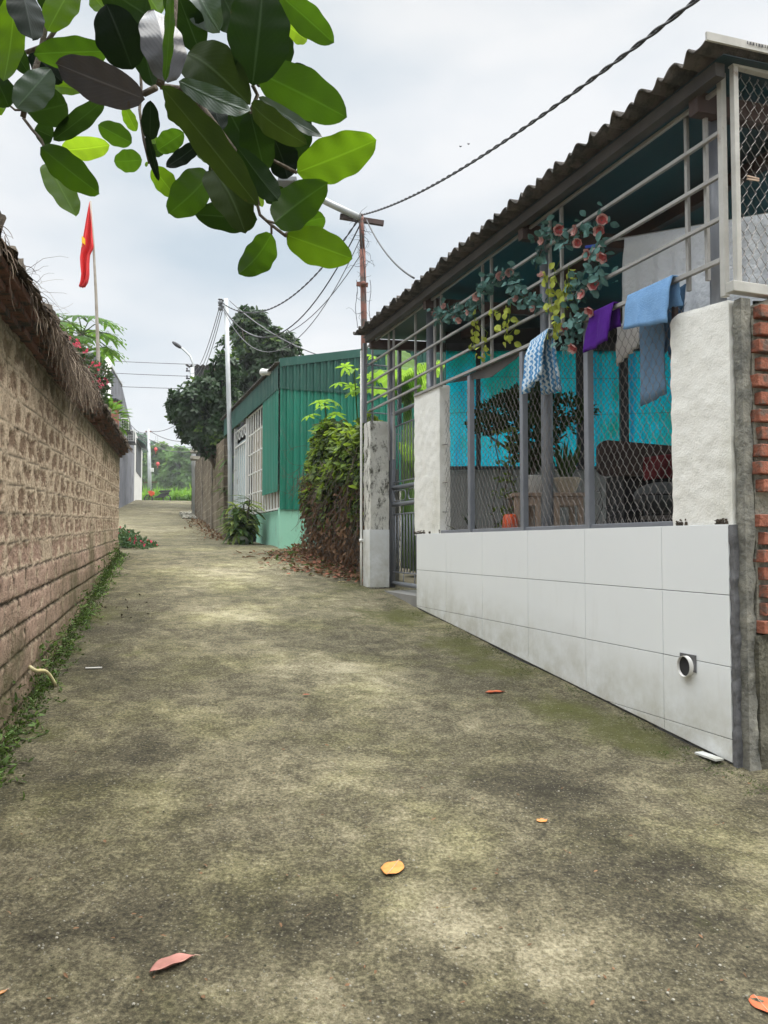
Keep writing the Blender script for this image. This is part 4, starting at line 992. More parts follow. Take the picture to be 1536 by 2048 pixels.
# clothes line, hook and peg
mb = MB(); mb.tube([onA(1218, 482, 2.80), onA(1540, 428, 2.80)], .007, 6); build('clothes_pole', mb, M['frame'], label='thin white pole carrying the white sheet', cat='pole')
mb = MB(); mb.tube([onA(1172, 494, 2.5), onA(1192, 491, 2.5)], .008, 6); build('hook_handle', mb, mottled('blue_plastic', (.01, .05, .5), (.02, .09, .6), 5, .4, 0), label='short blue handle among the roses on the rail', cat='handle')
pg = onS(1505, 357, sc-.005); t = thing('clothes_peg', pg, 'small weathered peg caught in the corner chain-link mesh', 'peg')
for z in (-.004, .004): mb = MB(); mb.beam(pg+Nn*-.03+Vector((0, 0, z*1.6)), pg+Nn*.035+Vector((0, 0, z)), .006, .006); build('jaw', mb, M['wood'], t)
# artificial rose garlands
def rose(mb, c, r, rr, face=None, mo=None):
    face = (face or (-Nn*.8-Vector(U)*.5+rv(rr)*.6)).normalized(); x = face.orthogonal().normalized(); y = face.cross(x)
    for ring, (k, rad, tilt) in enumerate(((5, .92, .55), (5, .80, 1.0), (5, .62, 1.7), (4, .42, 3.))):
        for i in range(k):
            a = 2*math.pi*(i+ring*.5)/k+rr.uniform(-.2, .2); o = x*math.cos(a)+y*math.sin(a); d = (o+face*tilt).normalized()
            leaf(mo if (ring == 0 and mo) else mb, c-face*r*.4+o*r*(.30-.07*ring), d, o*-1+face*.3, r*rad*1.15, r*rad*1.15, -.45 if ring == 0 else .25, .25, 3)
roseO = leafmat('pale_pink_outer_petal', (.56, .34, .31), (.6, .32, .28), .25, .7, .3, 30); roseR = leafmat('coral_rose_petal', (.50, .12, .12), (.52, .12, .11), .25, .7, .5, 30); roseP = leafmat('dusty_pink_petal', (.50, .27, .25), (.5, .25, .22), .25, .7, .3, 30)
gl = leafmat('blue_green_fabric_leaf', (.10, .20, .18), (.08, .18, .15), .15, .7, .5, 12); yl = leafmat('yellow_green_fabric_leaf', (.36, .40, .07), (.40, .46, .06), .3, .6, .35, 12)
def garland(label, roses, path, nleaf, a=2.47, seed=1, spread=.05, lsize=.055):
    rr = random.Random(seed); t = thing('rose_garland', onA(*path[0], a), label, 'garland', 'artificial rose garlands on the rails')
    pts = [onA(x, y, a)+Nn*rr.uniform(-.02, .02) for x, y in path]; mb = MB(); mb.tube(pts, .003, 5); build('stem', mb, M['vine_d'], t)
    mb = MB()
    for k in range(nleaf):
        i = rr.randrange(len(pts)-1); q = pts[i].lerp(pts[i+1], rr.random())+rv(rr)*spread*rr.random()
        leaf(mb, q, rv(rr)-Nn*.2, -Nn+rv(rr)*.8+Vector((0, 0, .4)), lsize*rr.uniform(.6, 1.15), lsize*.62, .2, .25, 3)
    build('leaves', mb, gl, t)
    for (x, y, r, m) in roses:
        mb = MB(); mo = MB(); ff = (-Nn*.8-Vector(U)*.5+rv(rr)*.7+Vector((0, 0, -.1))); rose(mb, onA(x, y, a-.03), r*.92, rr, ff, mo); ro = build('rose', mb, roseR if m else roseP, t); build('outer_petals', mo, roseO, ro)
garland('cluster of coral and pink roses with bluish leaves on the rails near the middle column', [(1118, 460, .036, 1), (1150, 461, .034, 1), (1083, 482, .03, 0), (1199, 462, .036, 1), (1155, 486, .03, 1)], [(1075, 540), (1078, 500), (1085, 478), (1112, 462), (1135, 480), (1160, 468), (1198, 452), (1200, 435)], 120, seed=1, spread=.085)
garland('hanging strand of coral roses right of the middle column', [(1204, 440, .034, 1), (1175, 509, .034, 1), (1205, 514, .036, 1), (1188, 570, .036, 1), (1164, 590, .032, 1), (1180, 622, .034, 1), (1129, 655, .026, 1), (1146, 696, .034, 1)], [(1200, 470), (1190, 530), (1205, 560), (1180, 575), (1150, 560), (1145, 600), (1168, 640), (1150, 650), (1135, 670), (1148, 700)], 175, seed=2, spread=.085)
garland('long strand of dusty pink roses across the rails between two columns', [(1000, 553, .034, 0), (1018, 546, .032, 0), (953, 594, .034, 0), (888, 613, .028, 0), (868, 628, .028, 0), (935, 625, .024, 0), (918, 640, .03, 0), (908, 634, .02, 0), (1032, 598, .026, 0), (1066, 618, .024, 0), (1082, 550, .026, 0)], [(872, 630), (885, 618), (905, 628), (925, 628), (950, 600), (975, 578), (995, 556), (1020, 550), (1035, 590), (1065, 600), (1080, 612)], 300, seed=3, spread=.075, lsize=.06)
def ivy(label, paths, seed, a=2.46):
    rr = random.Random(seed); t = thing('ivy_garland', onA(*paths[0][0], a), label, 'garland', 'yellow green ivy garlands on the rails'); ms = MB(); ml = MB()
    for P in paths:
        pts = [onA(x, y, a) for x, y in P]; ms.tube(pts, .002, 4); L = sum((pts[i+1]-pts[i]).length for i in range(len(pts)-1))
        for k in range(int(L/.028)+2):
            i = rr.randrange(len(pts)-1); q = pts[i].lerp(pts[i+1], rr.random())+rv(rr)*.03
            leaf(ml, q, Vector((0, 0, -.8))+rv(rr)*.8, -Nn+rv(rr)*.7, rr.uniform(.035, .055), .04, .2, .25, 3)
    build('stem', ms, M['vine'], t); build('leaves', ml, yl, t)
ivy('yellow green ivy strands hanging around the middle column', [[(1120, 520), (1108, 545), (1122, 580), (1100, 600), (1112, 650), (1105, 672)], [(1138, 530), (1135, 560), (1128, 600), (1135, 620)], [(1085, 545), (1095, 570), (1098, 610)], [(1150, 545), (1128, 575), (1130, 640)]], 5)
ivy('yellow green ivy strands hanging left of the middle column', [[(940, 625), (955, 640), (950, 670), (945, 700)], [(960, 650), (975, 665), (968, 690), (962, 710)], [(1022, 600), (1018, 640), (1000, 655)], [(1018, 640), (1035, 650), (1015, 672), (1022, 685)], [(980, 625), (1000, 622)]], 6)

# ================================================================ vine covered fence between gate pillar and green shed
vf = thing('vine_hedge', W(8.6, 2.6, G(8.6)), 'overgrown vine hedge on a wire fence between the green shed and the gate pillar', 'hedge')
hs0, hs1 = gs1+.08, 9.75
mb = MB(); chain(mb, W(hs0, 2.62, G(hs0)-.1), U, Vector((0, 0, 1)), 62, 26, .044, .05, .0012, .006); build('wire_mesh', mb, M['wire'], vf)
mb = MB(); mb.sbox(hs0-.06, hs1+.2, 2.74, 2.80, -.7, .75); build('block_backing', mb, M['cement_pale'], vf)
for s in (7.5, 8.7, 9.7):
    mb = MB(); mb.tube([W(s, 2.64, G(s)-.2), W(s, 2.64, 1.0)], .02, 8); build('post', mb, M['post'], vf)
rr = random.Random(12); mb, md, ms = MB(), MB(), MB()
def htop(s): return lerp(1.30, 1.42, (s-hs0)/(hs1-hs0))*1.0+.10*math.sin(s*3)+.08*fbm(Vector((s*2, 0, 1)))
for k in range(9500):
    s = rr.uniform(hs0-.02, hs1+.1); v = rr.random()**.75
    ht = htop(s)*(.75+.25*sstep(10.2, 9.2, s)); lob = .5+.5*fbm(Vector((s*2.4, v*3.2, 3)), 3)
    bulge = (.40*math.sin(math.pi*clamp(v*.8+.05)))*lob*(1-.55*sstep(9.0, 9.8, s))+.05
    if rr.random() > .45+.8*v: continue
    if v < .5 and s < 8.1 and rr.random() < .75: continue
    z = lerp(.05, ht, v); a = 2.66-bulge*rr.random()**.5
    up_ = rr.random() < (.30+.55*v)*(.5+.5*(lob > .45))  # darker leaf colour low down and in hollows stands in for shade
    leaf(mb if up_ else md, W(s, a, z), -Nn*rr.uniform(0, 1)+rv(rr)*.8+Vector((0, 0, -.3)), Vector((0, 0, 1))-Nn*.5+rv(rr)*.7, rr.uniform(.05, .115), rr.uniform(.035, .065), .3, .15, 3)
for k in range(900):     # drooping stalks in the lower half
    s = rr.uniform(hs0, hs1); z = rr.uniform(-.1, 1.0); a = 2.62-rr.random()*.22*(.4+z)
    strand(ms, W(s, a, z), Vector((0, 0, -1))+rv(rr)*.7, rr.uniform(.2, .6), rr.uniform(.002, .005), rr, .5, 6, .7)
for k in range(16):      # tendrils reaching out
    s = rr.uniform(9.2, 10.1); strand(ms, W(s, 2.4, rr.uniform(.5, 1.3)), -Nn+Vector(U)*.8+rv(rr)*.5, rr.uniform(.25, .5), .0025, rr, .1, 7, .6)
mdd = MB()
for k in range(1900):
    s = rr.uniform(hs0+(.5 if k % 4 else 0), hs1); z = G(s)+rr.random()**.8*.95; a = 2.62-rr.random()*.22
    leaf(mdd, W(s, a, z), Vector((0, 0, -1))+rv(rr)*.7, rv(rr), rr.uniform(.04, .08), .03, .4)
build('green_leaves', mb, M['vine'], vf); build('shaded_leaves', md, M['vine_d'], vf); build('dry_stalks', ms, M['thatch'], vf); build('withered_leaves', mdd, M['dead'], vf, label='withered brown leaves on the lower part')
def palmate(name, top, base, label, seed, n=9, ln=.17, mat='casava', spread=.3):
    rr = random.Random(seed); t = thing(name, base, label, 'plant'); mb = MB(); ms = MB(); ms.tube([base, (Vector(base)+Vector(top))/2+Vector((.03, 0, 0)), top], .009, 6)
    for k in range(n):
        a = k*2.4; o = Vector((math.cos(a), math.sin(a), rr.uniform(-.1, .8))).normalized(); c = Vector(top)+Vector((0, 0, -.05*k))+o*spread*rr.uniform(.5, 1); ms.tube([Vector(top)+Vector((0, 0, -.05*k-.03)), c], .003, 4)
        m = 7; nn = (Vector((0, 0, 1))+o*.4+rv(rr)*.3).normalized(); xx = nn.orthogonal().normalized()
        for i in range(m):
            d = Matrix.Rotation(2*math.pi*(i+.5)/(m+1)+a, 3, nn)@xx; leaf(mb, c, d, nn, ln*rr.uniform(.75, 1.1), ln*.30, .3, .15, 3)
    build('leaves', mb, M[mat], t); build('stem', ms, M['weed'], t); return t
palmate('cassava_plant', at(650, 805, 9.2), at(655, 1010, 9.2), 'lime green palmate-leaved plant rising above the left of the vine hedge', 4, 8, .15, spread=.22)
palmate('cassava_plant', at(708, 735, 9.3), at(716, 1000, 9.3), 'palmate-leaved plant between the rusty pole and the gate pillar grille', 6, 7, .14, spread=.3)
# leaf litter
mb, mr, mg = MB(), MB(), MB(); rr = random.Random(17)
for k in range(1500):
    s = rr.uniform(7.1, 10.4); wid = .75*sstep(7.0, 8.4, s)*sstep(10.6, 9.6, s)+.12; a = 2.60-abs(rr.gauss(0, .42))*wid
    if a < 2.62-wid*1.35: continue
    p = W(s, a); p.z = Gp(p)+rr.uniform(.004, .02)+.06*sstep(2.3, 2.6, a)*rr.random()
    tgt = mb if rr.random() < .6 else (mr if rr.random() < .6 else mg)
    leaf(tgt, p, Vector((rr.uniform(-1, 1), rr.uniform(-1, 1), rr.uniform(-.15, .3))), Vector((0, 0, 1))+rv(rr)*.5, rr.uniform(.04, .10), rr.uniform(.02, .04), rr.uniform(-.3, .4), .25)
build('brown_leaf_litter', mb, M['dead'], kind='stuff', label='dry brown leaves littering the foot of the vine hedge', cat='leaf litter')
build('reddish_leaf_litter', mr, M['dead_r'], kind='stuff', label='reddish dry leaves littering the foot of the vine hedge', cat='leaf litter')
build('green_ground_growth', mg, M['weed'], kind='stuff', label='green leaves among the litter below the vine hedge', cat='weeds')
# white slim post, gas hose
p = ong(594, 1094); Yp = p.y
t = thing('white_post', p, 'slim white square post standing between the green shed and the vine hedge', 'post')
mb = MB(); mb.beam(at(596, 1098, Yp), at(596, 897, Yp), 10*Yp/F, 10*Yp/F, (1, 0, 0)); build('shaft', mb, M['white_render'], t, bevel=.004)

# ================================================================ green sheet-metal shed
aG = 2.28
d_ = ray(559, 1097); cz = ong(559, 1097); aG = cz.dot(Nn); sg0 = cz.dot(U); sg1 = sA(446, aG)
print('green shed a', aG, 's', sg0, sg1)
gs = thing('green_shed', W((sg0+sg1)/2, aG+2, G(sg0)), 'small green corrugated metal shed with mint painted base wall', 'building')
zst = zA(559, 1016, aG); ztl = zA(559, 780, aG); ztt = zA(548, 744, aG)
mb = MB(); mb.sbox(sg0, sg0+.12, aG, aG+5, G(sg0)-.3, zst); mb.sbox(sg0+.12, sA(505, aG), aG+.06, aG+.18, G(sg0)-.3, zst-.02)
build('base_wall', mb, M['mint'], gs)
def corr(mb, P, d, no, ln, z0, z1, per=.13, amp=.022, cut0=None, cut1=None):
    n_ = int(ln/per*8); base = len(mb.v)
    for i in range(n_+1):
        x = ln*i/n_; ph = (x/per) % 1; h = 1 if ph < .3 else (1-(ph-.3)/.12 if ph < .42 else (0 if ph < .88 else (ph-.88)/.12)); q = P+d*x+no*amp*h
        za = cut0(x) if cut0 else z0; zb = cut1(x) if cut1 else z1
        mb.v += [Vector((q.x, q.y, za)), Vector((q.x, q.y, zb))]
    for i in range(n_): a = base+2*i; mb.f.append((a, a+2, a+3, a+1))
rise = .2
mb = MB(); corr(mb, W(sg0-.012, aG-.01), Nn, -U, 5.0, zst-.02, ztl+.05, .10); build('side_sheet', mb, M['green_mid'], gs, solid=.003)
mb = MB(); corr(mb, W(sg0-.030, aG-.02), Nn, -U, 5.0, ztl, 0, .10, .02, cut1=lambda x: ztt+rise*x-.02); build('upper_side_sheet', mb, M['green_dark'], gs, solid=.003)
mb = MB(); mb.prism([W(sg0-.06, aG-.02, ztt-.03), W(sg0-.06, aG+5, ztt-.03+rise*5), W(sg0-.06, aG+5, ztt+.09+rise*5), W(sg0-.06, aG-.02, ztt+.09)], U*.10); build('barge_flashing', mb, M['green_dark'], gs)
ov = .22; af = aG-.03
zf0, zf1 = ztl, zA(447, 862, af)
zt0_, zt1_ = zA(540, 748, af), zA(445, 824, af)
mb = MB(); corr(mb, W(sg0-.03, af), U, -Nn, sA(446, af)-sg0, 0, 0, .11, .012, lambda x: zf0+.0*x, lambda x: zt0_+.0*x); build('front_fascia', mb, M['green_dark'], gs, solid=.003)
mb = MB(); L_ = sA(444, af)-sg0+.05
mb.grid(int(L_/.02), 2, lambda u, v: W(sg0-.05+L_*u, af-.06+5*v, zt0_+.02+.2*5*v+.012*math.sin(u*L_*60))); build('roof_sheet', mb, M['roof'], gs, smooth=True, solid=.01)
sp_ = sA(500, aG); mb = MB(); corr(mb, W(sg0, aG-.016), U, -Nn, sA(527, aG)-sg0, 0, 0, .11, .012, lambda x: zA(559, 985, aG)+.02, lambda x: ztl+.02); build('hanging_panel', mb, M['green_mid'], gs, solid=.003)
# white grille with curtain
s_a, s_b = sA(553, aG+.02), sA(496, aG+.02)
mb = MB(); mb.grid(60, 4, lambda u, v: W(lerp(sg0+.1, s_b, u), aG+.10+.012*math.sin(u*70), lerp(zst, ztl-.24, v))); build('curtain', mb, M['curtain'], gs, smooth=True)
mb = MB()
for k in range(13): s = lerp(sg0+.06, s_b, k/12); mb.tube([W(s, aG+.02, zst-.02), W(s, aG+.02, ztl)], .013, 5)
for k in range(6): z = lerp(zst, ztl, k/5); mb.tube([W(sg0+.03, aG+.025, z), W(s_b, aG+.025, z)], .014, 5)
build('grille', mb, M['white_grille'], gs)
d0, d1 = sA(494, aG+.03), sA(470, aG+.03); zb_ = G(d0)
dr = build('door', (lambda m: (m.sbox(d0+.05, d1, aG+.06, aG+.09, zb_, zA(480, 880, aG)), m)[1])(MB()), M['glassy'], gs)
mb = MB()
for s in (d0, d1): mb.beam(W(s, aG+.03, zb_), W(s, aG+.03, ztl), .06, .05)
for z in (zA(480, 888, aG), ztl-.08, zb_+.3): mb.beam(W(d0, aG+.03, z), W(d1, aG+.03, z), .03, .025)
for k in range(1, 6): s = lerp(d0, d1, k/6); mb.tube([W(s, aG+.03, zb_+.2), W(s, aG+.03, zA(480, 888, aG))], .011, 5)
for k in range(4): s = lerp(d0, d1, (k+.5)/4); zc = zA(480, 868, aG); mb.tube([W(s+.09*math.cos(q*.63), aG+.02, zc+.08*math.sin(q*.63)) for q in range(11)], .010, 4)
build('door_grille', mb, M['white_grille'], gs)
mb = MB(); mb.sbox(sg0+.13, sg1+.3, aG+.3, aG+.36, -.2, ztl); mb.sbox(d1+.02, sg1+.3, aG+.05, aG+.12, -.2, ztl); build('interior_shade', mb, M['dark_in'], gs)  # near-black sheets stand in for the shade inside the shed
mb = MB(); mb.sbox(sA(463, aG), sg1+.02, aG+.0, aG+.045, -.2, zst-.1); build('base_wall', mb, M['mint'], gs)
# camera on the roof edge
p = onA(534, 745, af-.05); t = thing('security_camera', p, 'small white security camera at the roof edge of the green shed', 'camera')
mb = MB(); mb.tube([p-Nn*.05-U*.03, p+Nn*.12], .045, 12); mb.ell(p-Nn*.06, (.055, .055, .055), 12, 8); build('body', mb, M['steel_white'], t, smooth=True)
mb = MB(); mb.beam(p+Vector((.05, 0, 0)), p+Vector((.05, 0, -.12)), .02, .02); build('bracket', mb, M['steel_white'], t)
# pot with dracaena
p = ong(482, 1088); Yd = p.y; t = thing('pot_plant', p, 'large variegated leafy plant in a low white bowl in front of the green shed', 'plant')
k_ = Yd/F; mb = MB(); mb.lathe(p, [(0, 0), (15*k_, 0), (19*k_, 7*k_), (20*k_, 15*k_), (19*k_, 15*k_), (0, 13*k_)], 24); build('bowl', mb, M['pot_white'], t, smooth=True)
rr = random.Random(44); mb, my, ms = MB(), MB(), MB()
for k in range(9):
    bx = p+Vector((rr.uniform(-.08, .08), rr.uniform(-.08, .08), .08)); tp = bx+Vector((rr.uniform(-.12, .12), rr.uniform(-.12, .12), rr.uniform(.2, .62))); ms.tube([bx, tp], .012, 6)
    for i in range(26):
        a = rr.uniform(0, 6.28); e_ = rr.uniform(-.3, 1.2)
        c = bx.lerp(tp, rr.uniform(.25, 1)); leaf(mb if rr.random() < .6 else my, c, Vector((math.cos(a), math.sin(a), e_)), (0, 0, 1), rr.uniform(.20, .32), rr.uniform(.065, .095), rr.uniform(.5, 1.0), .2, 3)
build('leaves', mb, M['drac'], t); build('pale_leaves', my, M['drac_y'], t); build('stem', ms, M['bark'], t)
p = ong(447, 1076); t = thing('tall_shrub', p, 'strap-leaved shrub standing against the grey block wall beside the green shed', 'shrub'); mb, ms = MB(), MB()
for k in range(5):
    z = k*.3+.35; q = p+Vector((.1, .2, z)); ms.tube([p+Vector((.1, .2, 0)), q], .012, 5)
    for i in range(20): a = rr.uniform(0, 6.28); leaf(mb, q+rv(rr)*.06, Vector((math.cos(a), math.sin(a), rr.uniform(-.2, .9))), (0, 0, 1), rr.uniform(.2, .34), .05, .8, .2, 3)
build('leaves', mb, M['drac'], t); build('stem', ms, M['bark'], t)
# ================================================================ grey block wall further up the lane (right)
wa = ong(455, 1080); wb = ong(390, 1031)
dB = (Vector((wb.x, wb.y, 0))-Vector((wa.x, wa.y, 0))); LBk = dB.length; dB.normalize(); nB = Vector((dB.y, -dB.x, 0)); nB = nB if nB.x > 0 else -nB
print('block wall', wa, wb)
def top_h(t): return lerp(at(455, 862, wa.y).z, at(394, 922, wb.y).z, t)
t = thing('block_wall', (wa+wb)/2, 'grey brown concrete block wall with buttresses up the lane beyond the green shed', 'wall')
mb = MB(); NS = 60
def bwf(u, v, o=0):
    q = wa.lerp(wb, .062+u*.958); zt = top_h(u); z = lerp(Gp(q)-.2, zt, v); return Vector((q.x, q.y, z))+nB*(o+.02*fbm(Vector((u*LBk*2, z*3, 1))))
mb.grid(160, 30, lambda u, v: bwf(u, v)); mb.grid(10, 1, lambda u, v: bwf(u, 1, .08*v)); mb.grid(10, 2, lambda u, v: bwf(u, v, .08))
def m_bw():
    n = N('mossy_block_wall'); a = n.dot(tuple(dB)); z = n.sep()[2]
    br = n.t.nodes.new('ShaderNodeTexBrick'); n.lk(n.comb(n.math('MULTIPLY', a, 1.0), z, 0), br.inputs['Vector']); br.inputs['Scale'].default_value = 1.0
    br.inputs['Brick Width'].default_value = .42; br.inputs['Row Height'].default_value = .2; br.inputs['Mortar Size'].default_value = .016; br.inputs['Mortar Smooth'].default_value = .6
    br.inputs['Color1'].default_value = (.13, .105, .075, 1); br.inputs['Color2'].default_value = (.23, .19, .14, 1); br.inputs['Mortar'].default_value = (.33, .29, .22, 1)
    c = n.mix(n.ramp(n.noise(1.5, 8, .7), [(.38, 0.), (.62, .75)]), br.outputs[0], (.075, .06, .042)); c = n.mix(n.ramp(n.noise(4, 8, .72), [(.5, 0.), (.7, .7)]), c, (.30, .26, .19))
    n.bump(n.noise(18, 7, .7), 1, .03); return n.done(c, .95, 0, .1)
mb.grid(2, 10, lambda u, v: bwf(0, v, .08*u)); build('masonry', mb, m_bw(), t, smooth=True)
for f_ in (.30, .62):
    q = wa.lerp(wb, f_); mb = MB(); mb.box((q.x, q.y, 0)+nB*-.06+Vector((0, 0, (Gp(q)+top_h(f_))/2)) if False else Vector((q.x, q.y, (Gp(q)+top_h(f_))/2))-nB*.0, dB*.10, nB*.03, Vector((0, 0, (top_h(f_)-Gp(q))/2+.06))); build('buttress', mb, M['grey_block'], t, bevel=.02)
# end gate cap with white slab
q = wb; mb = MB(); mb.box(Vector((q.x, q.y, top_h(1)+.10))+nB*.7, nB*.9, dB*.3, (0, 0, .06)); mb.box(Vector((q.x, q.y, top_h(1)+.36))+nB*.7, nB*.9, dB*.25, (0, 0, .05)); build('coping_slab', mb, M['cement_pale'], t)

# ================================================================ poles
def insul(mb, c, n_=2):
    for k in range(n_): mb.lathe(Vector(c)+Vector((0, 0, .07*k)), [(0, 0), (.035, 0), (.045, .02), (.02, .035), (.035, .05), (0, .06)], 8)
YP = 9.5; pt_ = at(722, 432, YP); pb = at(729, 900, YP); pb.z = Gp(pb)
t = thing('utility_pole', pb, 'rusty red steel utility pole with short crossarm behind the canopy end', 'pole')
mb = MB(); mb.tube([pb, at(728, 640, YP), at(725, 500, YP)], 6.3*YP/F, 10); mb.tube([at(725, 500, YP), pt_+Vector((0, 0, .02))], 5.2*YP/F, 10); build('shaft', mb, M['pole_rust'], t, smooth=True)
mb = MB(); mb.beam(at(680, 433, YP), at(767, 447, YP+.1), .055, .06); build('crossarm', mb, M['purlin'], t)
mb = MB(); mb.beam(at(713, 568, YP-.06), at(736, 570, YP-.06), .03, .05); mb.ell(at(727, 567, YP-.08), (.035, .03, .03), 8, 6); build('bracket', mb, M['pole_rust'], t)
mb = MB(); rr = random.Random(7)
for k in range(46):
    q = at(rr.uniform(716, 732), 430+rr.random()**1.7*210, YP-.03); strand(mb, q, rv(rr), rr.uniform(.08, .3), .0035, rr, .3, 8, 1.3)
for px in (713, 740): mb.tube([at(px+2*math.sin(k), 560+k*12, YP) for k in range(9)], .0035, 4)
mb.tube([at(719, 440, YP-.05), at(723, 480, YP-.07), at(729, 540, YP-.06), at(731, 600, YP-.06)], .006, 4)
build('loose_wire', mb, M['black'], t)
mb = MB(); mb.tube([pt_+Vector((0, 0, -.03)), at(655, 405, YP-.1), at(590, 368, YP-.3)], .042, 10); build('lamp_arm', mb, M['pole_white'], t, smooth=True)
mb = MB(); q = at(576, 366, YP-.35); mb.box(q, (.11, 0, .0), (0, .12, 0), (.008, 0, .035)); build('lamp_head', mb, M['lamp_grey'], t, bevel=.015)
# pale pole by the green shed
ps = sA(457, aG-.06); YB2 = W(ps, aG-.06).y-.45
pb = at(461, 1015, YB2); pb.z = Gp(pb); ptop = at(452, 598, YB2)
t = thing('utility_pole', pb, 'slim pale grey pole standing at the corner of the green shed', 'pole')
mb = MB(); mb.tube([pb, at(460, 900, YB2), at(457, 780, YB2), ptop], [4.6*YB2/F]*4, 12); build('shaft', mb, M['pole_white'], t, smooth=True)
mb = MB(); 
for py in (601, 613): mb.tube([at(441, py, YB2), at(455, py, YB2)], .02, 6); mb.lathe(at(441, py+3, YB2), [(0, -.04), (.045, -.04), (.05, 0), (.03, .03), (.05, .05), (0, .08)], 8)
build('insulator', mb, M['lamp_grey'], t)
# street lamp up the lane
p30 = ong(389, 1030); YL = p30.y+.1
t = thing('street_lamp', p30, 'curved street lamp on a pale pole at the far end of the grey block wall', 'lamp')
mb = MB(); mb.tube([p30, at(387, 900, YL), at(384, 735, YL)], .085, 10); mb.tube([at(388, 800, YL), at(387, 730, YL), at(380, 712, YL), at(368, 700, YL), at(355, 690, YL)], .04, 8); build('pole', mb, M['pole_white'], t, smooth=True)
mb = MB(); q = at(354, 690, YL); dd = (at(346, 686, YL)-at(362, 697, YL)).normalized(); rot = dd.to_track_quat('X', 'Z').to_matrix(); mb.ell(q, (.24, .13, .08), 12, 8, rot); build('lamp_head', mb, M['metal_dark'], t, smooth=True)
mb = MB()
for py in (742, 757, 775): mb.beam(at(372, py, YL), at(389, py, YL), .04, .05); insul(mb, at(374, py, YL))
build('insulator_arm', mb, M['metal_dark'], t)
def wire(label, a, b, sag, r, twist=False, mat='wiregrey', n_=26, name='overhead_wire'):
    a, b = Vector(a), Vector(b); mb = MB(); P = []
    if twist: n_ = 260
    for k in range(n_+1):
        u = k/n_; P.append(a.lerp(b, u)-Vector((0, 0, sag*4*u*(1-u))))
    if twist:
        d = (b-a).normalized(); x = d.orthogonal().normalized(); y = d.cross(x); L = (b-a).length
        for s_ in (0, math.pi):
            Q = []
            for k, p_ in enumerate(P): ph = k/n_*L/twist*2*math.pi+s_; Q.append(p_+(x*math.cos(ph)+y*math.sin(ph))*r*1.05)
            mb.tube(Q, r, 6)
    else: mb.tube(P, r, 5)
    return build(name, mb, M[mat], smooth=True, label=label, cat='wire')
nearend = at(1470, -62, 2.9)
wire('thick twisted black service cable crossing the sky above the canopy', at(722, 430, YP), nearend, .16, .0062, .30, 'black')
wire('black cable drooping from the rusty pole to the canopy roof', at(733, 440, YP), at(828, 556, 6.6), .10, .009, 0, 'black')
for k, (x0, y0, x1, y1, sg, tw, lb) in enumerate(((716, 440, 441, 603, .75, .3, 'uppermost twisted wire from the rusty pole to the slim pale pole'), (720, 450, 442, 607, 1.25, 0, 'lower sagging wire from the rusty pole to the slim pale pole'), (724, 470, 443, 612, 1.45, 0, 'thin lowest sagging wire from the rusty pole to the slim pale pole'), (724, 505, 444, 616, 1.0, 0, 'thin wire leaving the rusty pole at mid height'))):
    wire(lb, at(x0, y0, YP), at(x1, y1, YB2), sg*.8, (.0065 if tw else .009) if k < 2 else .006, tw, 'black' if k < 2 else 'wiregrey')
wire('wire from the slim pale pole down to the green shed roof', at(459, 601, YB2), at(648, 714, 11.2), .12, .009)
for i, lb in enumerate(('left', 'middle', 'right')):
    wire('steep wire from the slim pale pole to the street lamp, %s of three' % {'left': 'leftmost', 'middle': 'middle one', 'right': 'rightmost'}[lb], at(441+i*3, 606+3*i, YB2), at(376+i*4, 742+8*i, YL), .55, .008)
for i, (y0, y1) in enumerate(((722, 729), (746, 753), (773, 778))):
    wire('%s of the three level wires above the grey building' % ('topmost', 'middle', 'lowest')[i], at(150, y0-4, 33), at(395, y1, 33), .02, .015)

# ================================================================ flag
YF = 10.0; fb = at(198, 812, YF); 
while True:
    l_ = (Vector((fb.x, fb.y, 0))-LA).dot(LN)
    if l_ < -.35: break
    YF += .2; fb = at(198, 812, YF)
gz = -.2
t = thing('flagpole', (fb.x, fb.y, gz), 'slender bamboo flagpole leaning slightly behind the block wall', 'flagpole')
mb = MB(); pts = [Vector((fb.x, fb.y, gz)), at(198, 800, YF), at(196, 700, YF), at(192, 590, YF), at(187, 490, YF), at(181, 402, YF)]; mb.tube(pts, [.032, .031, .026, .02, .016, .012], 8); build('pole', mb, mottled('grey_bamboo', (.24, .21, .17), (.36, .33, .29), 9, .7, 0), t, smooth=True)
def fl(x, y): return at(x, y, YF)
# hanging cloth outline rows: (y, left x, right x)
rows = [(403, 179, 181.5), (430, 173.5, 183.5), (455, 168.5, 185.5), (480, 163, 187.5), (497, 159.5, 189), (512, 157, 181), (530, 158, 179), (550, 161, 178.5), (565, 160, 175), (574, 158.5, 168)]
mb = MB(); NU = 18
def rowat(v):
    x = v*(len(rows)-1); i = min(int(x), len(rows)-2); f_ = x-i; return [lerp(rows[i][j], rows[i+1][j], f_) for j in range(3)]
mb.grid(NU, 40, lambda u, v: (lambda r_: fl(lerp(r_[1], r_[2], u), r_[0])+Vector((0, .05*math.sin(u*11+v*2.2)*min(1, v*3), 0)))(rowat(v)))
fo = build('flag', mb, M['flag'], t, smooth=True, solid=.004)
# lower limp corner strip
mb = MB()
def arc(k, n_): a = math.pi*(.06+.88*k/n_); return fl(169.2-8.2*math.cos(a)*1.0, 491-12*math.sin(a))
mb.grid(8, 4, lambda u, v: fl(lerp(lerp(160.5, 165, v), lerp(173, 173, v), u), lerp(493-4*math.sin(u*3.14), 480-2*math.sin(u*3.14), v))+Vector((0, .07*math.sin(((lerp(lerp(160.5, 165, v), 173, u)-161)/26)*11+.47*9*.244)-.03, 0)))
build('star', mb, M['yellow'], fo)

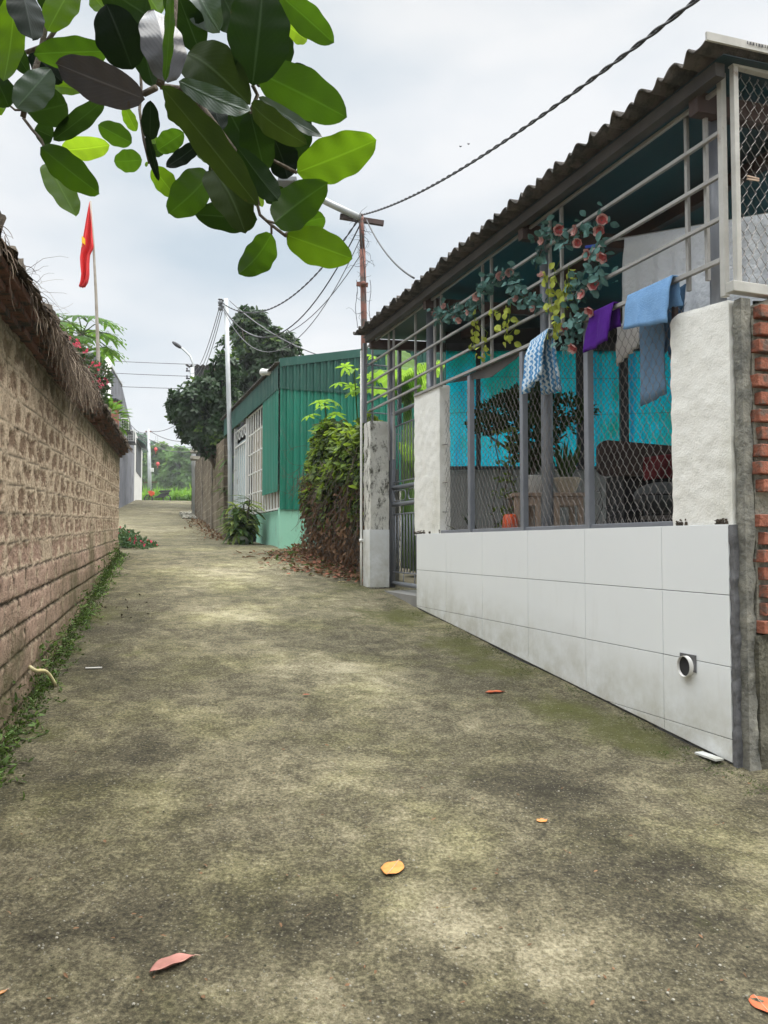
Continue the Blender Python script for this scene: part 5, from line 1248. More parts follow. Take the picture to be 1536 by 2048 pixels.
# ================================================================ plants behind the left wall
def papaya(label, top, base, seed, n_=13, ln=.30, name='papaya_tree'):
    rr = random.Random(seed); t = thing(name, base, label, 'tree'); mb, ms = MB(), MB(); ms.tube([base, Vector(base).lerp(Vector(top), .6), top], [.06, .05, .03], 8); build('trunk', ms, M['bark'], t, smooth=True); ms = MB()
    for k in range(n_):
        a = k*2.4+.3; el = lerp(-.35, 1.0, k/n_); o = Vector((math.cos(a), math.sin(a), el)).normalized(); L = rr.uniform(.35, .50); c = Vector(top)+o*L+Vector((0, 0, -.05)); ms.tube([top, Vector(top).lerp(c, .5)+Vector((0, 0, .04)), c], .008, 4)
        nn = (Vector((0, 0, 1))+o*.3).normalized(); x0 = (o-nn*o.dot(nn)).normalized()
        for i in range(-3, 4):
            d = Matrix.Rotation(i*.62, 3, nn)@x0; d2 = (d+Vector((0, 0, -.15))).normalized(); Lb = ln*(1-.10*abs(i)); leaf(mb, c, d2, nn, Lb, Lb*.20, .25, .1, 3)
            for sgn in (-1, 1):
                for f_ in (.35, .6, .8): leaf(mb, c+d2*Lb*f_, (Matrix.Rotation(sgn*.75, 3, nn)@d2), nn, Lb*.34*(1.2-f_), Lb*.11, .2)
    build('leaves', mb, M['papaya'], t); build('leaf_stalk', ms, M['weed'], t)
papaya('papaya tree with jagged bright leaves behind the block wall by the flagpole', at(164, 668, 11.2), Vector((at(170, 1000, 11.2).x, 11.2, -.1)), 3, 16, .36)
q = at(178, 755, 10.6); t = thing('flowering_shrub', (q.x, q.y, -.1), 'pink flowering shrub spilling over the block wall below the papaya', 'shrub'); mb, mf, ms = MB(), MB(), MB(); rr = random.Random(5)
for (px, py, rx, rz_) in ((150, 712, .22, .16), (170, 745, .26, .22), (190, 780, .2, .24), (203, 750, .13, .2), (140, 690, .14, .1)):
    c = at(px, py, 10.4); bush(mb, c, (rx, .3, rz_), 520, .055, .032, rr)
    for k in range(34):
        d = rv(rr); fpt = c+Vector((d.x*rx*1.05, -abs(d.y)*.32, abs(d.z)*rz_*1.05-.02))
        if fbm(fpt*3) > .05:
            for i in range(5): leaf(mf, fpt, rv(rr), rv(rr), .032, .028, .1)
for k in range(6): ms.tube([(q.x, q.y+.1, -.1), (q.x+rr.uniform(-.1, .1), q.y, 1.0), at(rr.uniform(145, 200), rr.uniform(700, 780), 10.5)], .012, 5)
build('leaves', mb, M['boug'], t); build('flowers', mf, M['pink'], t); build('branches', ms, M['bark'], t)
q = at(222, 838, 12.4); t = thing('bushy_plant', (q.x, q.y, -.05), 'bright broad-leaved bush peeking over the wall cap below the brick pillar', 'plant'); mb, ms = MB(), MB()
for k in range(120): d = rv(rr); leaf(mb, q+Vector((d.x*.16, d.y*.2, d.z*.2)), d+Vector((0, 0, .2)), (0, 0, 1), rr.uniform(.12, .2), .07, .45, .2, 3)
ms.tube([(q.x, q.y, -.05), q], .02, 6); build('leaves', mb, M['papaya'], t); build('stem', ms, M['bark'], t)
# brick gate pillar
YQ = 15.; a_, b_ = at(196, 800, YQ), at(232, 800, YQ); t = thing('brick_pillar', ((a_.x+b_.x)/2, YQ+.2, G(15)), 'red brick gate pillar with dark cap in front of the grey building', 'pillar')
cx, hw = (a_.x+b_.x)/2, (b_.x-a_.x)/2; zt = at(200, 797, YQ).z
mb = MB(); z = zt-.03
mb.box((cx, YQ+hw, zt-.015), (hw*1.02, 0, 0), (0, hw*1.02, 0), (0, 0, .02)); build('cap', mb, M['metal_dark'], t)
mb = MB(); mb.box((cx, YQ+hw, zt-.075), (hw*.95, 0, 0), (0, hw*.95, 0), (0, 0, .035)); mb.box((cx, YQ+hw, zt-.145), (hw*.86, 0, 0), (0, hw*.86, 0), (0, 0, .03)); mb.box((cx, YQ+hw, (zt-.18+G(15))/2), (hw*.76, 0, 0), (0, hw*.76, 0), (0, 0, (zt-.18-G(15))/2)); build('shaft', mb, M['brick'], t)
# ================================================================ grey building on the left
B0, B1 = ong(240, 1016), ong(266, 1004); B0.z = B1.z = 0
dG = (B1-B0).normalized(); dG = Vector((-.245, .9695, 0)).normalized(); nG = Vector((dG.y, -dG.x, 0))
O_ = Vector((B0.x, B0.y, 0))
def onB(px, py): d = ray(px, py); return d*(O_.dot(nG)/d.dot(nG))
outl = [onB(206, 1060), onB(262, 1040), onB(262, 880), onB(266-1, 862), onB(244, 772), onB(207, 708)]
for i, z in ((0, -.2), (1, .5)): outl[i].z = z
outl[1] = onB(268, 1020); outl[1].z = .5; outl[2] = onB(268, 880)
print('grey building', [tuple(round(c, 1) for c in v) for v in outl], B0, B1)
t = thing('grey_building', outl[0]-nG*3, 'tall blue grey rendered building with sloping roof edge on the left up the lane', 'building')
mb = MB(); mb.prism(outl, -nG*7); build('wall', mb, M['grey_render'], t)
mb = MB()
mb.beam(outl[5]-nG*.3+Vector((0, 0, .03)), outl[4]-nG*.3+Vector((0, 0, .03)), .66, .06)
build('roof_edge', mb, M['grey_wall'], t)
mb = MB(); e_ = onB(207, 715); mb.tube([e_+nG*.12+dG*.1, Vector((e_.x, e_.y, 0))+nG*.12+dG*.1], .13, 10); build('drain_pipe', mb, M['steel_white'], t, smooth=True)
# lower white end section with window and awning
E0 = onB(268, 1000); E1 = E0+dG*7; mb = MB()
z1 = onB(268, 855).z
mb.prism([Vector((E0.x, E0.y, .8)), Vector((E1.x, E1.y, 1.2)), Vector((E1.x, E1.y, z1*.93)), Vector((E0.x, E0.y, z1*1.0))], -nG*6); build('end_wall', mb, M['white_render'], t)
w0 = E0+dG*1.2; w1 = E0+dG*5.5
zw1 = onB(270, 875).z; zw0 = onB(270, 940).z
mb = MB(); mb.prism([Vector((w0.x, w0.y, zw0)), Vector((w1.x, w1.y, zw0)), Vector((w1.x, w1.y, zw1)), Vector((w0.x, w0.y, zw1))], nG*.03); win = build('window', mb, M['metal_dark'], t)
mb = MB(); mb.prism([Vector((w0.x, w0.y, zw1+.1)), Vector((w1.x, w1.y, zw1+.1)), Vector((w1.x, w1.y, zw1-.2))+nG*.45, Vector((w0.x, w0.y, zw1-.2))+nG*.45], Vector((0, 0, .04))); build('awning', mb, M['green_dark'], t)
def aircon(px0, py0, px1, py1, label):
    c = onB((px0+px1)/2, (py0+py1)/2)+nG*.28; 
    hh = abs(onB(px0, py0).z-onB(px0, py1).z)/2; t2 = thing('air_conditioner', c-Vector((0, 0, hh)), label, 'air conditioner')
    mb = MB(); mb.box(c, dG*.42, nG*.16, (0, 0, hh)); build('case', mb, M['steel_white'], t2, bevel=.02)
    mb = MB()
    f0 = c-dG*.425
    for i in range(3):
        for j in range(6): mb.box(f0+nG*(-.09+.09*i)+Vector((0, 0, hh*(-.72+.29*j))), nG*.033, dG*.006, (0, 0, hh*.105))
    build('side_grille', mb, M['dark_in'], t2)
    mb = MB()
    for k in range(10): mb.box(c+nG*.165+Vector((0, 0, hh*(-.8+.17*k))), dG*.36, nG*.006, (0, 0, .01))
    build('front_grille', mb, M['lamp_grey'], t2)
    mb = MB(); mb.box(c-Vector((0, 0, hh+.04)), dG*.45, nG*.22, (0, 0, .03)); build('bracket', mb, M['metal_dark'], t2)
aircon(243, 861, 254, 885, 'white air conditioner unit with square side grille, lower of the two on the grey wall')
aircon(232, 838, 243, 862, 'white air conditioner half hidden by the bush, upper of two on the grey wall')

# ================================================================ big trees
def tree(name, label, base, lobes, mat, ln, wd, nper, seed, trunk_r=.18, cl=7, matb=None, pb_=.1, cat='tree', group=None):
    rr = random.Random(seed); base = Vector(base); t = thing(name, base, label, cat, group); mb, mb2, ms = MB(), MB(), MB()
    cen = sum((Vector(l[0]) for l in lobes), Vector())/len(lobes)
    fork = base.lerp(Vector((cen.x, cen.y, cen.z)), .45)
    ms.tube([base, base.lerp(fork, .5)+Vector((.05, 0, 0)), fork], [trunk_r, trunk_r*.85, trunk_r*.7], 9)
    for (c, r, k_) in lobes:
        c = Vector(c); ms.tube([fork, fork.lerp(c, .55)+rv(rr)*.1, c], [trunk_r*.5, trunk_r*.3, trunk_r*.12], 6)
        for k in range(4): ms.tube([fork.lerp(c, .7), c+Vector((rr.uniform(-.7, .7)*r[0], rr.uniform(-.7, .7)*r[1], rr.uniform(-.5, .8)*r[2]))], [trunk_r*.18, .01], 5)
        for k in range(int(nper*k_)):
            d = rv(rr); rad = rr.random()**.33*(1+.16*fbm(d*2.5+c, 3)); rad = max(rad, .35)
            q = c+Vector((d.x*r[0], d.y*r[1], d.z*r[2]))*rad
            if fbm(q*1.1/max(ln*3, .4)*.9, 3) < -.22 and rad < .97: continue
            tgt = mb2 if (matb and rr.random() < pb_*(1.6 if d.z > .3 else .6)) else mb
            ax = (d+Vector((0, 0, .35))+rv(rr)*.4).normalized()
            x = ax.orthogonal().normalized()
            for i in range(cl):
                o = Matrix.Rotation(6.283*i/cl+rr.random(), 3, ax)@x
                leaf(tgt, q+rv(rr)*ln*.12, o+ax*rr.uniform(.2, .9), ax+rv(rr)*.3, ln*rr.uniform(.7, 1.15), wd*rr.uniform(.8, 1.1), .25, .15)
    build('trunk', ms, M['bark'], t, smooth=True); build('crown', mb, M[mat], t)
    if mb2.v: build('new_leaves', mb2, M[matb], t)
    return t
YJ = 21.0; kJ = YJ/F
def lobe(px, py, rx, rz_, k, Y=YJ, ry=None): c = at(px, py, Y); s_ = Y/F; return (c, (rx*s_, (ry or rx*.8)*s_, rz_*s_), k)
jb = at(500, 1000, YJ); jb.z = Gp(jb)
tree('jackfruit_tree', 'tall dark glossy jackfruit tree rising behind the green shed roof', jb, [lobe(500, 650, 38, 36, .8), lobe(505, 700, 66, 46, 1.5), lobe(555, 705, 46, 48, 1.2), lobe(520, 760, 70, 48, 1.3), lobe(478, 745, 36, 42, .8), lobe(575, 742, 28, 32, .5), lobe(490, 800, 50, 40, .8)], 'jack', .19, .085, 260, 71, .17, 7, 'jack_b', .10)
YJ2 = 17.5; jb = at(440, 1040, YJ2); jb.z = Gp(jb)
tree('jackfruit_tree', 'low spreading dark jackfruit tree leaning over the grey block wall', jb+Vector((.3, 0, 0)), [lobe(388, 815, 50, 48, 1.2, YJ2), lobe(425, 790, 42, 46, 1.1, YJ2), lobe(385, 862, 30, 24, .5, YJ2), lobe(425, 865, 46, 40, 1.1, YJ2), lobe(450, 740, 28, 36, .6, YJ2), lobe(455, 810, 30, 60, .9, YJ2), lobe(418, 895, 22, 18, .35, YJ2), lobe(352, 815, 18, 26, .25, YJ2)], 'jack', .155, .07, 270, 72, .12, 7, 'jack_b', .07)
# dark metal building behind
YD_ = 34.; a_, b_ = at(388, 735, YD_), at(470, 735, YD_)
t = thing('metal_building', ((a_.x+b_.x)/2+2, YD_+2, 1), 'dark grey corrugated metal building behind the jackfruit tree', 'building')
mb = MB(); corr(mb, Vector((a_.x, YD_, 0)), Vector((1, 0, 0)), Vector((0, -1, 0)), 8, 1.2, a_.z, .25, .04); corr(mb, Vector((a_.x, YD_, 0)), Vector((0, 1, 0)), Vector((-1, 0, 0)), 6, 1.2, a_.z, .25, .04); build('wall', mb, M['metal_dark'], t, solid=.02)
mb = MB(); mb.grid(160, 2, lambda u, v: Vector((a_.x-.3+8.6*u, YD_-.3+6*v, a_.z+.03+.04*math.sin(u*230)+.3*v))); build('roof', mb, M['roof'], t, solid=.03)

# ================================================================ beyond the crest
rr = random.Random(91)
mb = MB()
YC = 60
for k in range(5200):
    Y = rr.uniform(54, 70); px = rr.uniform(230, 430); p = at(px, 1000, Y); p.z = Gp(p)
    h = rr.uniform(.6, 1.35)*(1.0 if px > 300 else 1.05)
    for i in range(4): leaf(mb, p+Vector((rr.uniform(-.2, .2), 0, h*rr.uniform(.1, .5))), Vector((rr.uniform(-.8, .8), rr.uniform(-.4, .4), rr.uniform(.5, 1.3))), rv(rr), h*rr.uniform(.5, .9), .12, .5)
build('field_crops', mb, M['maize'], kind='stuff', label='bright green leafy crops beyond the crest of the lane', cat='crops')
tree('leafy_tree', 'dark hazy leafy tree at the left of the far tree line', (at(262, 980, 92).x, 92, 2.2), [lobe(262, 930, 34, 46, 1.0, 92), lobe(282, 900, 22, 30, .7, 92), lobe(286, 945, 26, 34, .8, 92), lobe(240, 950, 30, 40, .7, 92)], 'far_tree_d', .62, .32, 330, 81, .35, 5)
tree('leafy_tree', 'bright rounded leafy tree in the middle of the far tree line', (at(320, 980, 88).x, 88, 2.2), [lobe(322, 915, 24, 28, .9, 88), lobe(308, 935, 22, 30, .8, 88), lobe(338, 940, 26, 30, 1., 88), lobe(325, 965, 40, 20, .9, 88), lobe(292, 965, 26, 22, .6, 88)], 'far_tree', .62, .32, 330, 82, .35, 5)
tree('leafy_tree', 'pale green spreading tree at the right of the far tree line', (at(372, 980, 86).x, 86, 2.2), [lobe(358, 915, 22, 20, .8, 86), lobe(378, 930, 26, 28, 1., 86), lobe(400, 925, 30, 30, .8, 86), lobe(370, 958, 30, 22, .9, 86), lobe(350, 945, 24, 26, .7, 86), lobe(405, 960, 26, 26, .6, 86)], 'far_tree', .62, .32, 330, 83, .35, 5)
tree('leafy_tree', 'dark low tree filling behind the far tree line', (at(330, 980, 104).x, 104, 2.2), [lobe(300, 925, 40, 40, 1., 104), lobe(350, 935, 44, 40, 1., 104), lobe(395, 950, 40, 40, .8, 104), lobe(255, 960, 40, 36, .8, 104), lobe(320, 962, 60, 26, 1., 104)], 'far_tree_d', .8, .42, 300, 84, .35, 5)
YQ2 = 56.; pb = at(300, 1000, YQ2); pb.z = Gp(pb); t = thing('utility_pole', pb, 'pale concrete utility pole beyond the crest of the lane', 'pole')
mb = MB(); mb.tube([pb, at(299, 940, YQ2), at(297, 859, YQ2)], [.16, .14, .10], 8); build('shaft', mb, M['pole_white'], t, smooth=True)
mb = MB(); mb.beam(at(291, 863, YQ2), at(303, 863, YQ2), .08, .08); mb.beam(at(288, 965, YQ2), at(314, 964, YQ2), .05, .05); build('crossarm', mb, M['pole_rust'], t)
mb = MB(); mb.box(at(303.5, 940, YQ2), (.13, 0, 0), (0, .1, 0), (0, 0, .14)); build('meter_box', mb, M['steel_white'], t, bevel=.02)
for i, (a, b, sg, lb) in enumerate((((298, 862), (372, 833), .4, 'far wire rising right from the concrete pole'), ((298, 863), (262, 850), .3, 'far wire rising left from the concrete pole'), ((298, 866), (262, 872), .1, 'far wire falling left from the concrete pole'), ((268, 862), (400, 893), .5, 'long far wire crossing above the far trees'), ((268, 868), (398, 900), .6, 'lower long far wire crossing above the far trees'), ((303, 864), (398, 878), .4, 'far wire going level right from the concrete pole'))):
    wire(lb, at(*a, YQ2), at(*b, YQ2-(0 if a[0] > 290 else .3)), sg, .028)
lant = mottled('red_paper_lantern', (.55, .06, .06), (.62, .10, .09), 5, .6, 0)
for (px, py, lb) in ((311.5, 899, 'upper red lantern hanging near the far concrete pole'), (315.5, 928, 'lower red lantern hanging near the far concrete pole')):
    q = at(px, py, YQ2-1); t = thing('lantern', q, lb, 'lantern', 'red lanterns hanging beyond the crest'); mb = MB(); mb.ell(q, (.13, .13, .15), 12, 8); build('shade', mb, lant, t, smooth=True)
    mb = MB(); mb.tube([q+Vector((0, 0, .14)), at(px, 872, YQ2-1)], .008, 4); build('cord', mb, M['black'], t); mb = MB(); mb.tube([q-Vector((0, 0, .13)), q-Vector((0, 0, .30))], .02, 5); build('tassel', mb, lant, t)
# motorbike parked beyond the crest
YM = 49.5; c = at(312, 1000, YM); c.z = Gp(c); t = thing('motorbike', c, 'small red and black motorbike parked sideways beyond the crest of the lane', 'motorbike'); X = Vector((1, 0, 0))
def wheel(dx):
    w = MB(); cc = c+X*dx+Vector((0, 0, .28)); w.tube([cc+Vector((.25*math.cos(a*.3142), 0, .25*math.sin(a*.3142))) for a in range(21)], .035, 6, cap=False); wo_ = build('wheel', w, M['black'], t, smooth=True)
    w = MB(); w.tube([cc+Vector((.19*math.cos(a*.3142), 0, .19*math.sin(a*.3142))) for a in range(21)], .012, 5, cap=False)
    for a in range(6): w.tube([cc, cc+Vector((.19*math.cos(a*1.047), 0, .19*math.sin(a*1.047)))], .008, 4)
    build('rim', w, M['lamp_grey'], wo_)
wheel(-.48); wheel(.70)
redp = mottled('red_motorbike_paint', (.60, .07, .02), (.66, .10, .03), 4, .3, 0)
mb = MB(); mb.prism([c+Vector((x, -.10, z)) for x, z in ((-.52, .74), (-.30, .80), (-.12, .72), (-.12, .55), (-.30, .42), (-.44, .58))], Vector((0, .2, 0))); build('front_fairing', mb, redp, t, bevel=.02)
mb = MB(); mb.prism([c+Vector((x, -.09, z)) for x, z in ((-.12, .45), (-.02, .34), (.5, .34), (.86, .62), (.80, .70), (.3, .62), (.05, .42))], Vector((0, .18, 0))); build('body', mb, M['metal_dark'], t, bevel=.03)
mb = MB(); mb.prism([c+Vector((x, -.11, z)) for x, z in ((.18, .74), (.30, .82), (.95, .84), (.98, .80), (.80, .70), (.32, .66))], Vector((0, .22, 0))); build('seat', mb, M['black'], t, bevel=.03)
mb = MB(); mb.tube([c+Vector((-.48, 0, .28)), c+Vector((-.24, 0, .98))], .03, 6); mb.tube([c+Vector((-.20, -.3, 1.02)), c+Vector((-.24, 0, .98)), c+Vector((-.20, .3, 1.02))], .018, 6); mb.tube([c+Vector((-.2, -.2, 1.0)), c+Vector((-.17, -.26, 1.18))], .01, 5); mb.ell(c+Vector((-.17, -.26, 1.2)), (.05, .02, .04), 8, 5); build('handlebar', mb, M['black'], t, smooth=True)
# rubbish and stones at the far right kerb
mb = MB()
for k in range(90):
    f_ = rr.random(); q = wa.lerp(wb, .75+.4*f_)-nB*rr.uniform(.1, .5); q.z = Gp(q)+.03; mb.ell(q, (rr.uniform(.03, .1), rr.uniform(.03, .1), rr.uniform(.02, .06)), 6, 4)
build('rubble', mb, M['cement_pale'], kind='stuff', label='pale rubble along the foot of the block wall near the lamp', cat='rubble')
mb = MB()
for k in range(700):
    f_ = rr.uniform(-.02, .8); q = wa.lerp(wb, f_)-nB*abs(rr.gauss(0, .22)); q.z = Gp(q)+.01; leaf(mb, q, rv(rr), Vector((0, 0, 1)), rr.uniform(.04, .1), .04, .1)
build('leaf_debris', mb, M['dead'], kind='stuff', label='dark leaf debris along the foot of the grey block wall', cat='leaf litter')

# ================================================================ banana plants and white house behind the gate
t = thing('white_house', (2.2, 12.5, -.1), 'plain white rendered house wall seen through the gate', 'building')
mb = MB(); mb.box((2.2, 13.0, .9), (1.75, 0, 0), (0, 1, 0), (0, 0, 1.0)); build('wall', mb, M['white_render'], t)
t = thing('mossy_wall', (1.6, 9.9, -.3), 'low dark mossy wall seen through the gate bars', 'wall'); mb = MB(); mb.box((1.5, 10.2, .2), (1.55, 0, 0), (0, .08, 0), (0, 0, .5)); build('masonry', mb, M['mould'], t)
def banana(p, top, leaves, label, seed):
    rr = random.Random(seed); t = thing('banana_plant', p, label, 'plant', 'banana plants behind the gate'); ms = MB(); ms.tube([p, Vector(p).lerp(Vector(top), .5), top], [.11, .09, .05], 10); build('stem', ms, M['weed_b'], t, smooth=True)
    for (tx, ty, Y, w) in leaves:
        tip = at(tx, ty, Y); b0 = Vector(top); mid = b0.lerp(tip, .5)+Vector((0, 0, .28)); m_ = MB(); d = (tip-b0); side = d.cross(Vector((0, 0, 1))).normalized()
        def lf(u, v):
            c = b0*(1-u)**2+mid*2*u*(1-u)+tip*u*u; wd = w*math.sin(math.pi*clamp(u*.9+.08))**.6; o = (v-.5)*2
            return c+side*wd*o*.5-Vector((0, 0, abs(o)*wd*.16+.02*math.sin(u*40)*abs(o)))
        m_.grid(40, 6, lf); build('leaf', m_, M['banana'], t, smooth=True)
banana((at(818, 1000, 9.4).x, 9.4, -.3), at(815, 800, 9.4), [(880, 720, 8.7, .42), (742, 742, 9.0, .4), (800, 735, 8.4, .42), (690, 790, 9.3, .4), (860, 800, 9.2, .38), (790, 690, 10., .4)], 'banana plant with broad bright leaves seen through the gate, taller one', 5)
banana((at(838, 1010, 8.6).x, 8.6, -.3), at(835, 960, 8.6), [(800, 885, 8.4, .25), (860, 870, 8.6, .3), (815, 850, 8.8, .25)], 'short young banana plant low behind the gate bars', 6)

# ================================================================ small things on the lane
def fallen(px, py, ln_px, ang, wfrac, mat, label, curl=.25, fold=.35, tilt=.25):
    p = ong(px, py); Y = p.y; d0 = ong(px+8*math.cos(ang), py-4*math.sin(ang))-p; d0.z = 0; d = d0.normalized(); ln = ln_px*Y/F
    n_ = Vector((0, 0, 1)); t = thing('fallen_leaf', p, label, 'leaf'); mb = MB(); x = d.cross(n_)
    prof = [(k/20, max(.02, math.sin(math.pi*(k/20)**.9)**.75)) for k in range(21)]
    for i, (u, w) in enumerate(prof):
        for j in range(-3, 4):
            v = j/3; mb.v.append(p+d*ln*(u-.5)+x*v*w*ln*wfrac*.5+Vector((0, 0, .004+ln*(abs(v)*w*fold*.22+curl*(u-.5)**2*.5+.015*math.sin(u*14+v*2)))))
    for i in range(len(prof)-1):
        for j in range(6): a = i*7+j; mb.f.append((a, a+1, a+8, a+7))
    build('blade', mb, mat, t, smooth=True, solid=.0008); mb = MB(); mb.tube([p+d*ln*.5+Vector((0, 0, .006+ln*curl*.12)), p+d*ln*.62+Vector((0, 0, .004))], .0012, 5); mb.tube([p+d*ln*(k/8-.5)+Vector((0, 0, .0055+ln*(curl*(k/8-.5)**2*.5))) for k in range(9)], .0009, 4); build('midrib', mb, M['wood'], t)
orange = leafmat('orange_fallen_leaf', (.56, .25, .075), (.45, .2, .05), .1, .6, .22, 30); redl = leafmat('red_fallen_leaf', (.50, .13, .06), (.4, .08, .03), .1, .5, .25, 25); pinkl = leafmat('pinkish_brown_leaf', (.36, .17, .14), (.25, .1, .07), .1, .6, .3, 25); tanl = leafmat('tan_leaf', (.50, .42, .20), (.4, .33, .1), .1, .7, .2, 30)
fallen(786, 1738, 68, R(72), .66, orange, 'large orange yellow fallen leaf near the middle of the lane', .1, .1)
fallen(345, 1935, 95, R(40), .36, pinkl, 'curled pinkish brown fallen leaf at the lower left of the lane', .35, .6)
fallen(1524, 2012, 60, R(-70), .75, redl, 'round red fallen leaf at the lower right edge', .1, .1)
fallen(1084, 1643, 24, R(20), .8, orange, 'small round orange fallen leaf right of the lane middle', .1, .1)
fallen(890, 1818, 24, R(10), .5, tanl, 'small pale tan curled leaf below the large orange leaf', .4, .6)
fallen(990, 1387, 42, R(5), .35, redl, 'thin reddish fallen leaf near the mossy foot of the tiled wall', .3, .4)
fallen(612, 1391, 14, R(5), .5, redl, 'tiny red fallen leaf in the pale middle of the lane', .3, .4)
fallen(683, 1165, 18, R(0), .4, tanl, 'tiny pale leaf beside the leaf litter of the hedge', .2, .3)
fallen(2, 1990, 26, R(50), .35, orange, 'tiny orange leaf at the lower left edge', .2, .3)
p = ong(188, 1338); mb = MB(); mb.tube([p+Vector((-.045, -.005, .006)), p+Vector((.04, .012, .006))], .0045, 6); build('stick', mb, M['pot_white'], label='short white stick lying near the block wall', cat='stick')
mb = MB(); rr = random.Random(14)
for k in range(26):
    p = ong(rr.uniform(190, 300), rr.uniform(1185, 1262)); 
    for i in range(4): leaf(mb, p+Vector((0, 0, .004)), rv(rr), (0, 0, 1), rr.uniform(.015, .03), .014, .3)
build('dark_crumbs', mb, M['soil'], kind='stuff', label='dark dry crumbs scattered on the lane near the wall', cat='debris')
mb, mc_ = MB(), MB(); rr = random.Random(66)
for k in range(420):
    p = ong(rr.uniform(-40, 1500), 1130+rr.random()**.6*930); e_ = rr.uniform(.0015, .0045); mb.ell(p+Vector((0, 0, e_*.5+.006)), (e_, e_*rr.uniform(.6, 1), e_*.6), 6, 4)
for k in range(150):
    p = ong(rr.uniform(-20, 1500), 1120+rr.random()**.7*900)+Vector((0, 0, .010)); leaf(mc_, p, Vector((rr.uniform(-1, 1), rr.uniform(-1, 1), .05)), Vector((0, 0, 1))+rv(rr)*.5, rr.uniform(.008, .022), rr.uniform(.003, .010), .3)
build('grit', mb, M['cement_pale'], kind='stuff', label='tiny pale stones scattered over the lane', cat='grit')
build('leaf_scraps', mc_, M['dead'], kind='stuff', label='tiny dry leaf scraps scattered over the lane', cat='leaf scraps')
# clippings pile
mb, mf = MB(), MB()
for k in range(900):
    u = rr.random()**1.3; px = lerp(240, 302, u); p = ong(px, lerp(1092, 1096, rr.random())+rr.uniform(-3, 3)); h = max(0, (1-u)**1.2)*.24; p.z = Gp(p)+rr.random()*h+.01; p.y += rr.uniform(-.2, .35)
    leaf(mb, p, rv(rr)+Vector((0, 0, .2)), rv(rr)+Vector((0, 0, .6)), rr.uniform(.04, .08), .032, .2)
    if rr.random() < .04:
        for i in range(4): leaf(mf, p+Vector((0, 0, .02)), rv(rr), rv(rr), .03, .025, .1)
p = ong(298, 1092)
for i in range(14): leaf(mf, p+Vector((0, 0, .05)), rv(rr), rv(rr), .05, .045, .1)
t = thing('clippings_heap', ong(262, 1094), 'heap of cut green branches with red pink flowers at the end of the block wall', 'heap')
build('cut_leaves', mb, M['boug'], t); build('cut_flowers', mf, M['pink'], t)
# ground moss strip along the tiled wall
mb = MB()
for k in range(5200):
    s = rr.uniform(2.3, 7.2); a = 2.47-abs(rr.gauss(0, .12))-.0; p = W(s, a)
    if s > 6 and a > 2.4: continue
    if fbm(Vector((s*2.5, a*2.5, 0)), 3) < -.02: continue
    p.z = Gp(p)+.012*fbm(p*1.3)+.001; leaf(mb, p, rv(rr)+Vector((0, 0, .2)), Vector((0, 0, 1)), rr.uniform(.004, .010), .006, .2)
build('moss', mb, M['moss'], kind='stuff', label='green moss growing along the foot of the tiled wall', cat='moss')
# two small birds
for (px, py, lb) in ((921, 293, 'left of two tiny flying birds in the sky'), (937, 288, 'right of two tiny flying birds in the sky')):
    q = at(px, py, 30); mb = MB(); mb.ell(q, (.05, .03, .025), 8, 5); mb.prism([q, q+Vector((-.05, .02, .07)), q+Vector((-.02, .02, .0))], Vector((0, .01, 0))); mb.prism([q, q+Vector((.07, .02, .06)), q+Vector((.03, .02, 0))], Vector((0, .01, 0))); build('bird', mb, M['metal_dark'], label=lb, cat='bird')

# ================================================================ overhanging jackfruit branch near the camera
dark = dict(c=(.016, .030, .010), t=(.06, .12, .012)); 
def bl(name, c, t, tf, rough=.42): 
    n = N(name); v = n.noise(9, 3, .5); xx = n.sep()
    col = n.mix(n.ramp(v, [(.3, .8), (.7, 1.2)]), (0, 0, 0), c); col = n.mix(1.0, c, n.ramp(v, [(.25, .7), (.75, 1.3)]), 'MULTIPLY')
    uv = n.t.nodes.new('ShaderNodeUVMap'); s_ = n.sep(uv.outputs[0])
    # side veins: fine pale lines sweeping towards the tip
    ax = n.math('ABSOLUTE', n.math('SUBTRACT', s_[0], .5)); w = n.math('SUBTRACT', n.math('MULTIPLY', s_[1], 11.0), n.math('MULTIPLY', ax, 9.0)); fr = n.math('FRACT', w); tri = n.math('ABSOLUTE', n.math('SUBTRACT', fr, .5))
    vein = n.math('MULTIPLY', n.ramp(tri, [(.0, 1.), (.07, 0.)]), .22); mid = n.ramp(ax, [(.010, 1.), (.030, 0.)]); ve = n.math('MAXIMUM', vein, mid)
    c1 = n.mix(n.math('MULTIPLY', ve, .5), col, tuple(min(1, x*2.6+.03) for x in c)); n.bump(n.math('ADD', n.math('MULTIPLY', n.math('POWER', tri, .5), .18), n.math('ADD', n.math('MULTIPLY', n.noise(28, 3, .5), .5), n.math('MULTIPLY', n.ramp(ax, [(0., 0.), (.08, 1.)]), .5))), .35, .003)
    sp_ = n.ramp(n.noise(34, 3, .5), [(.70, 0.), (.74, .7)]); c1 = n.mix(sp_, c1, (.05, .035, .015)); n.done(c1, rough, 0, (.10 if tf > .5 else .02) if rough > .3 else .7); tt = n.mix(1.0, t, n.ramp(v, [(.25, .75), (.75, 1.25)]), 'MULTIPLY'); n.translucent(n.mix(n.math('MULTIPLY', ve, .35), tt, tuple(min(1, x*1.7) for x in t)), tf); return n.m
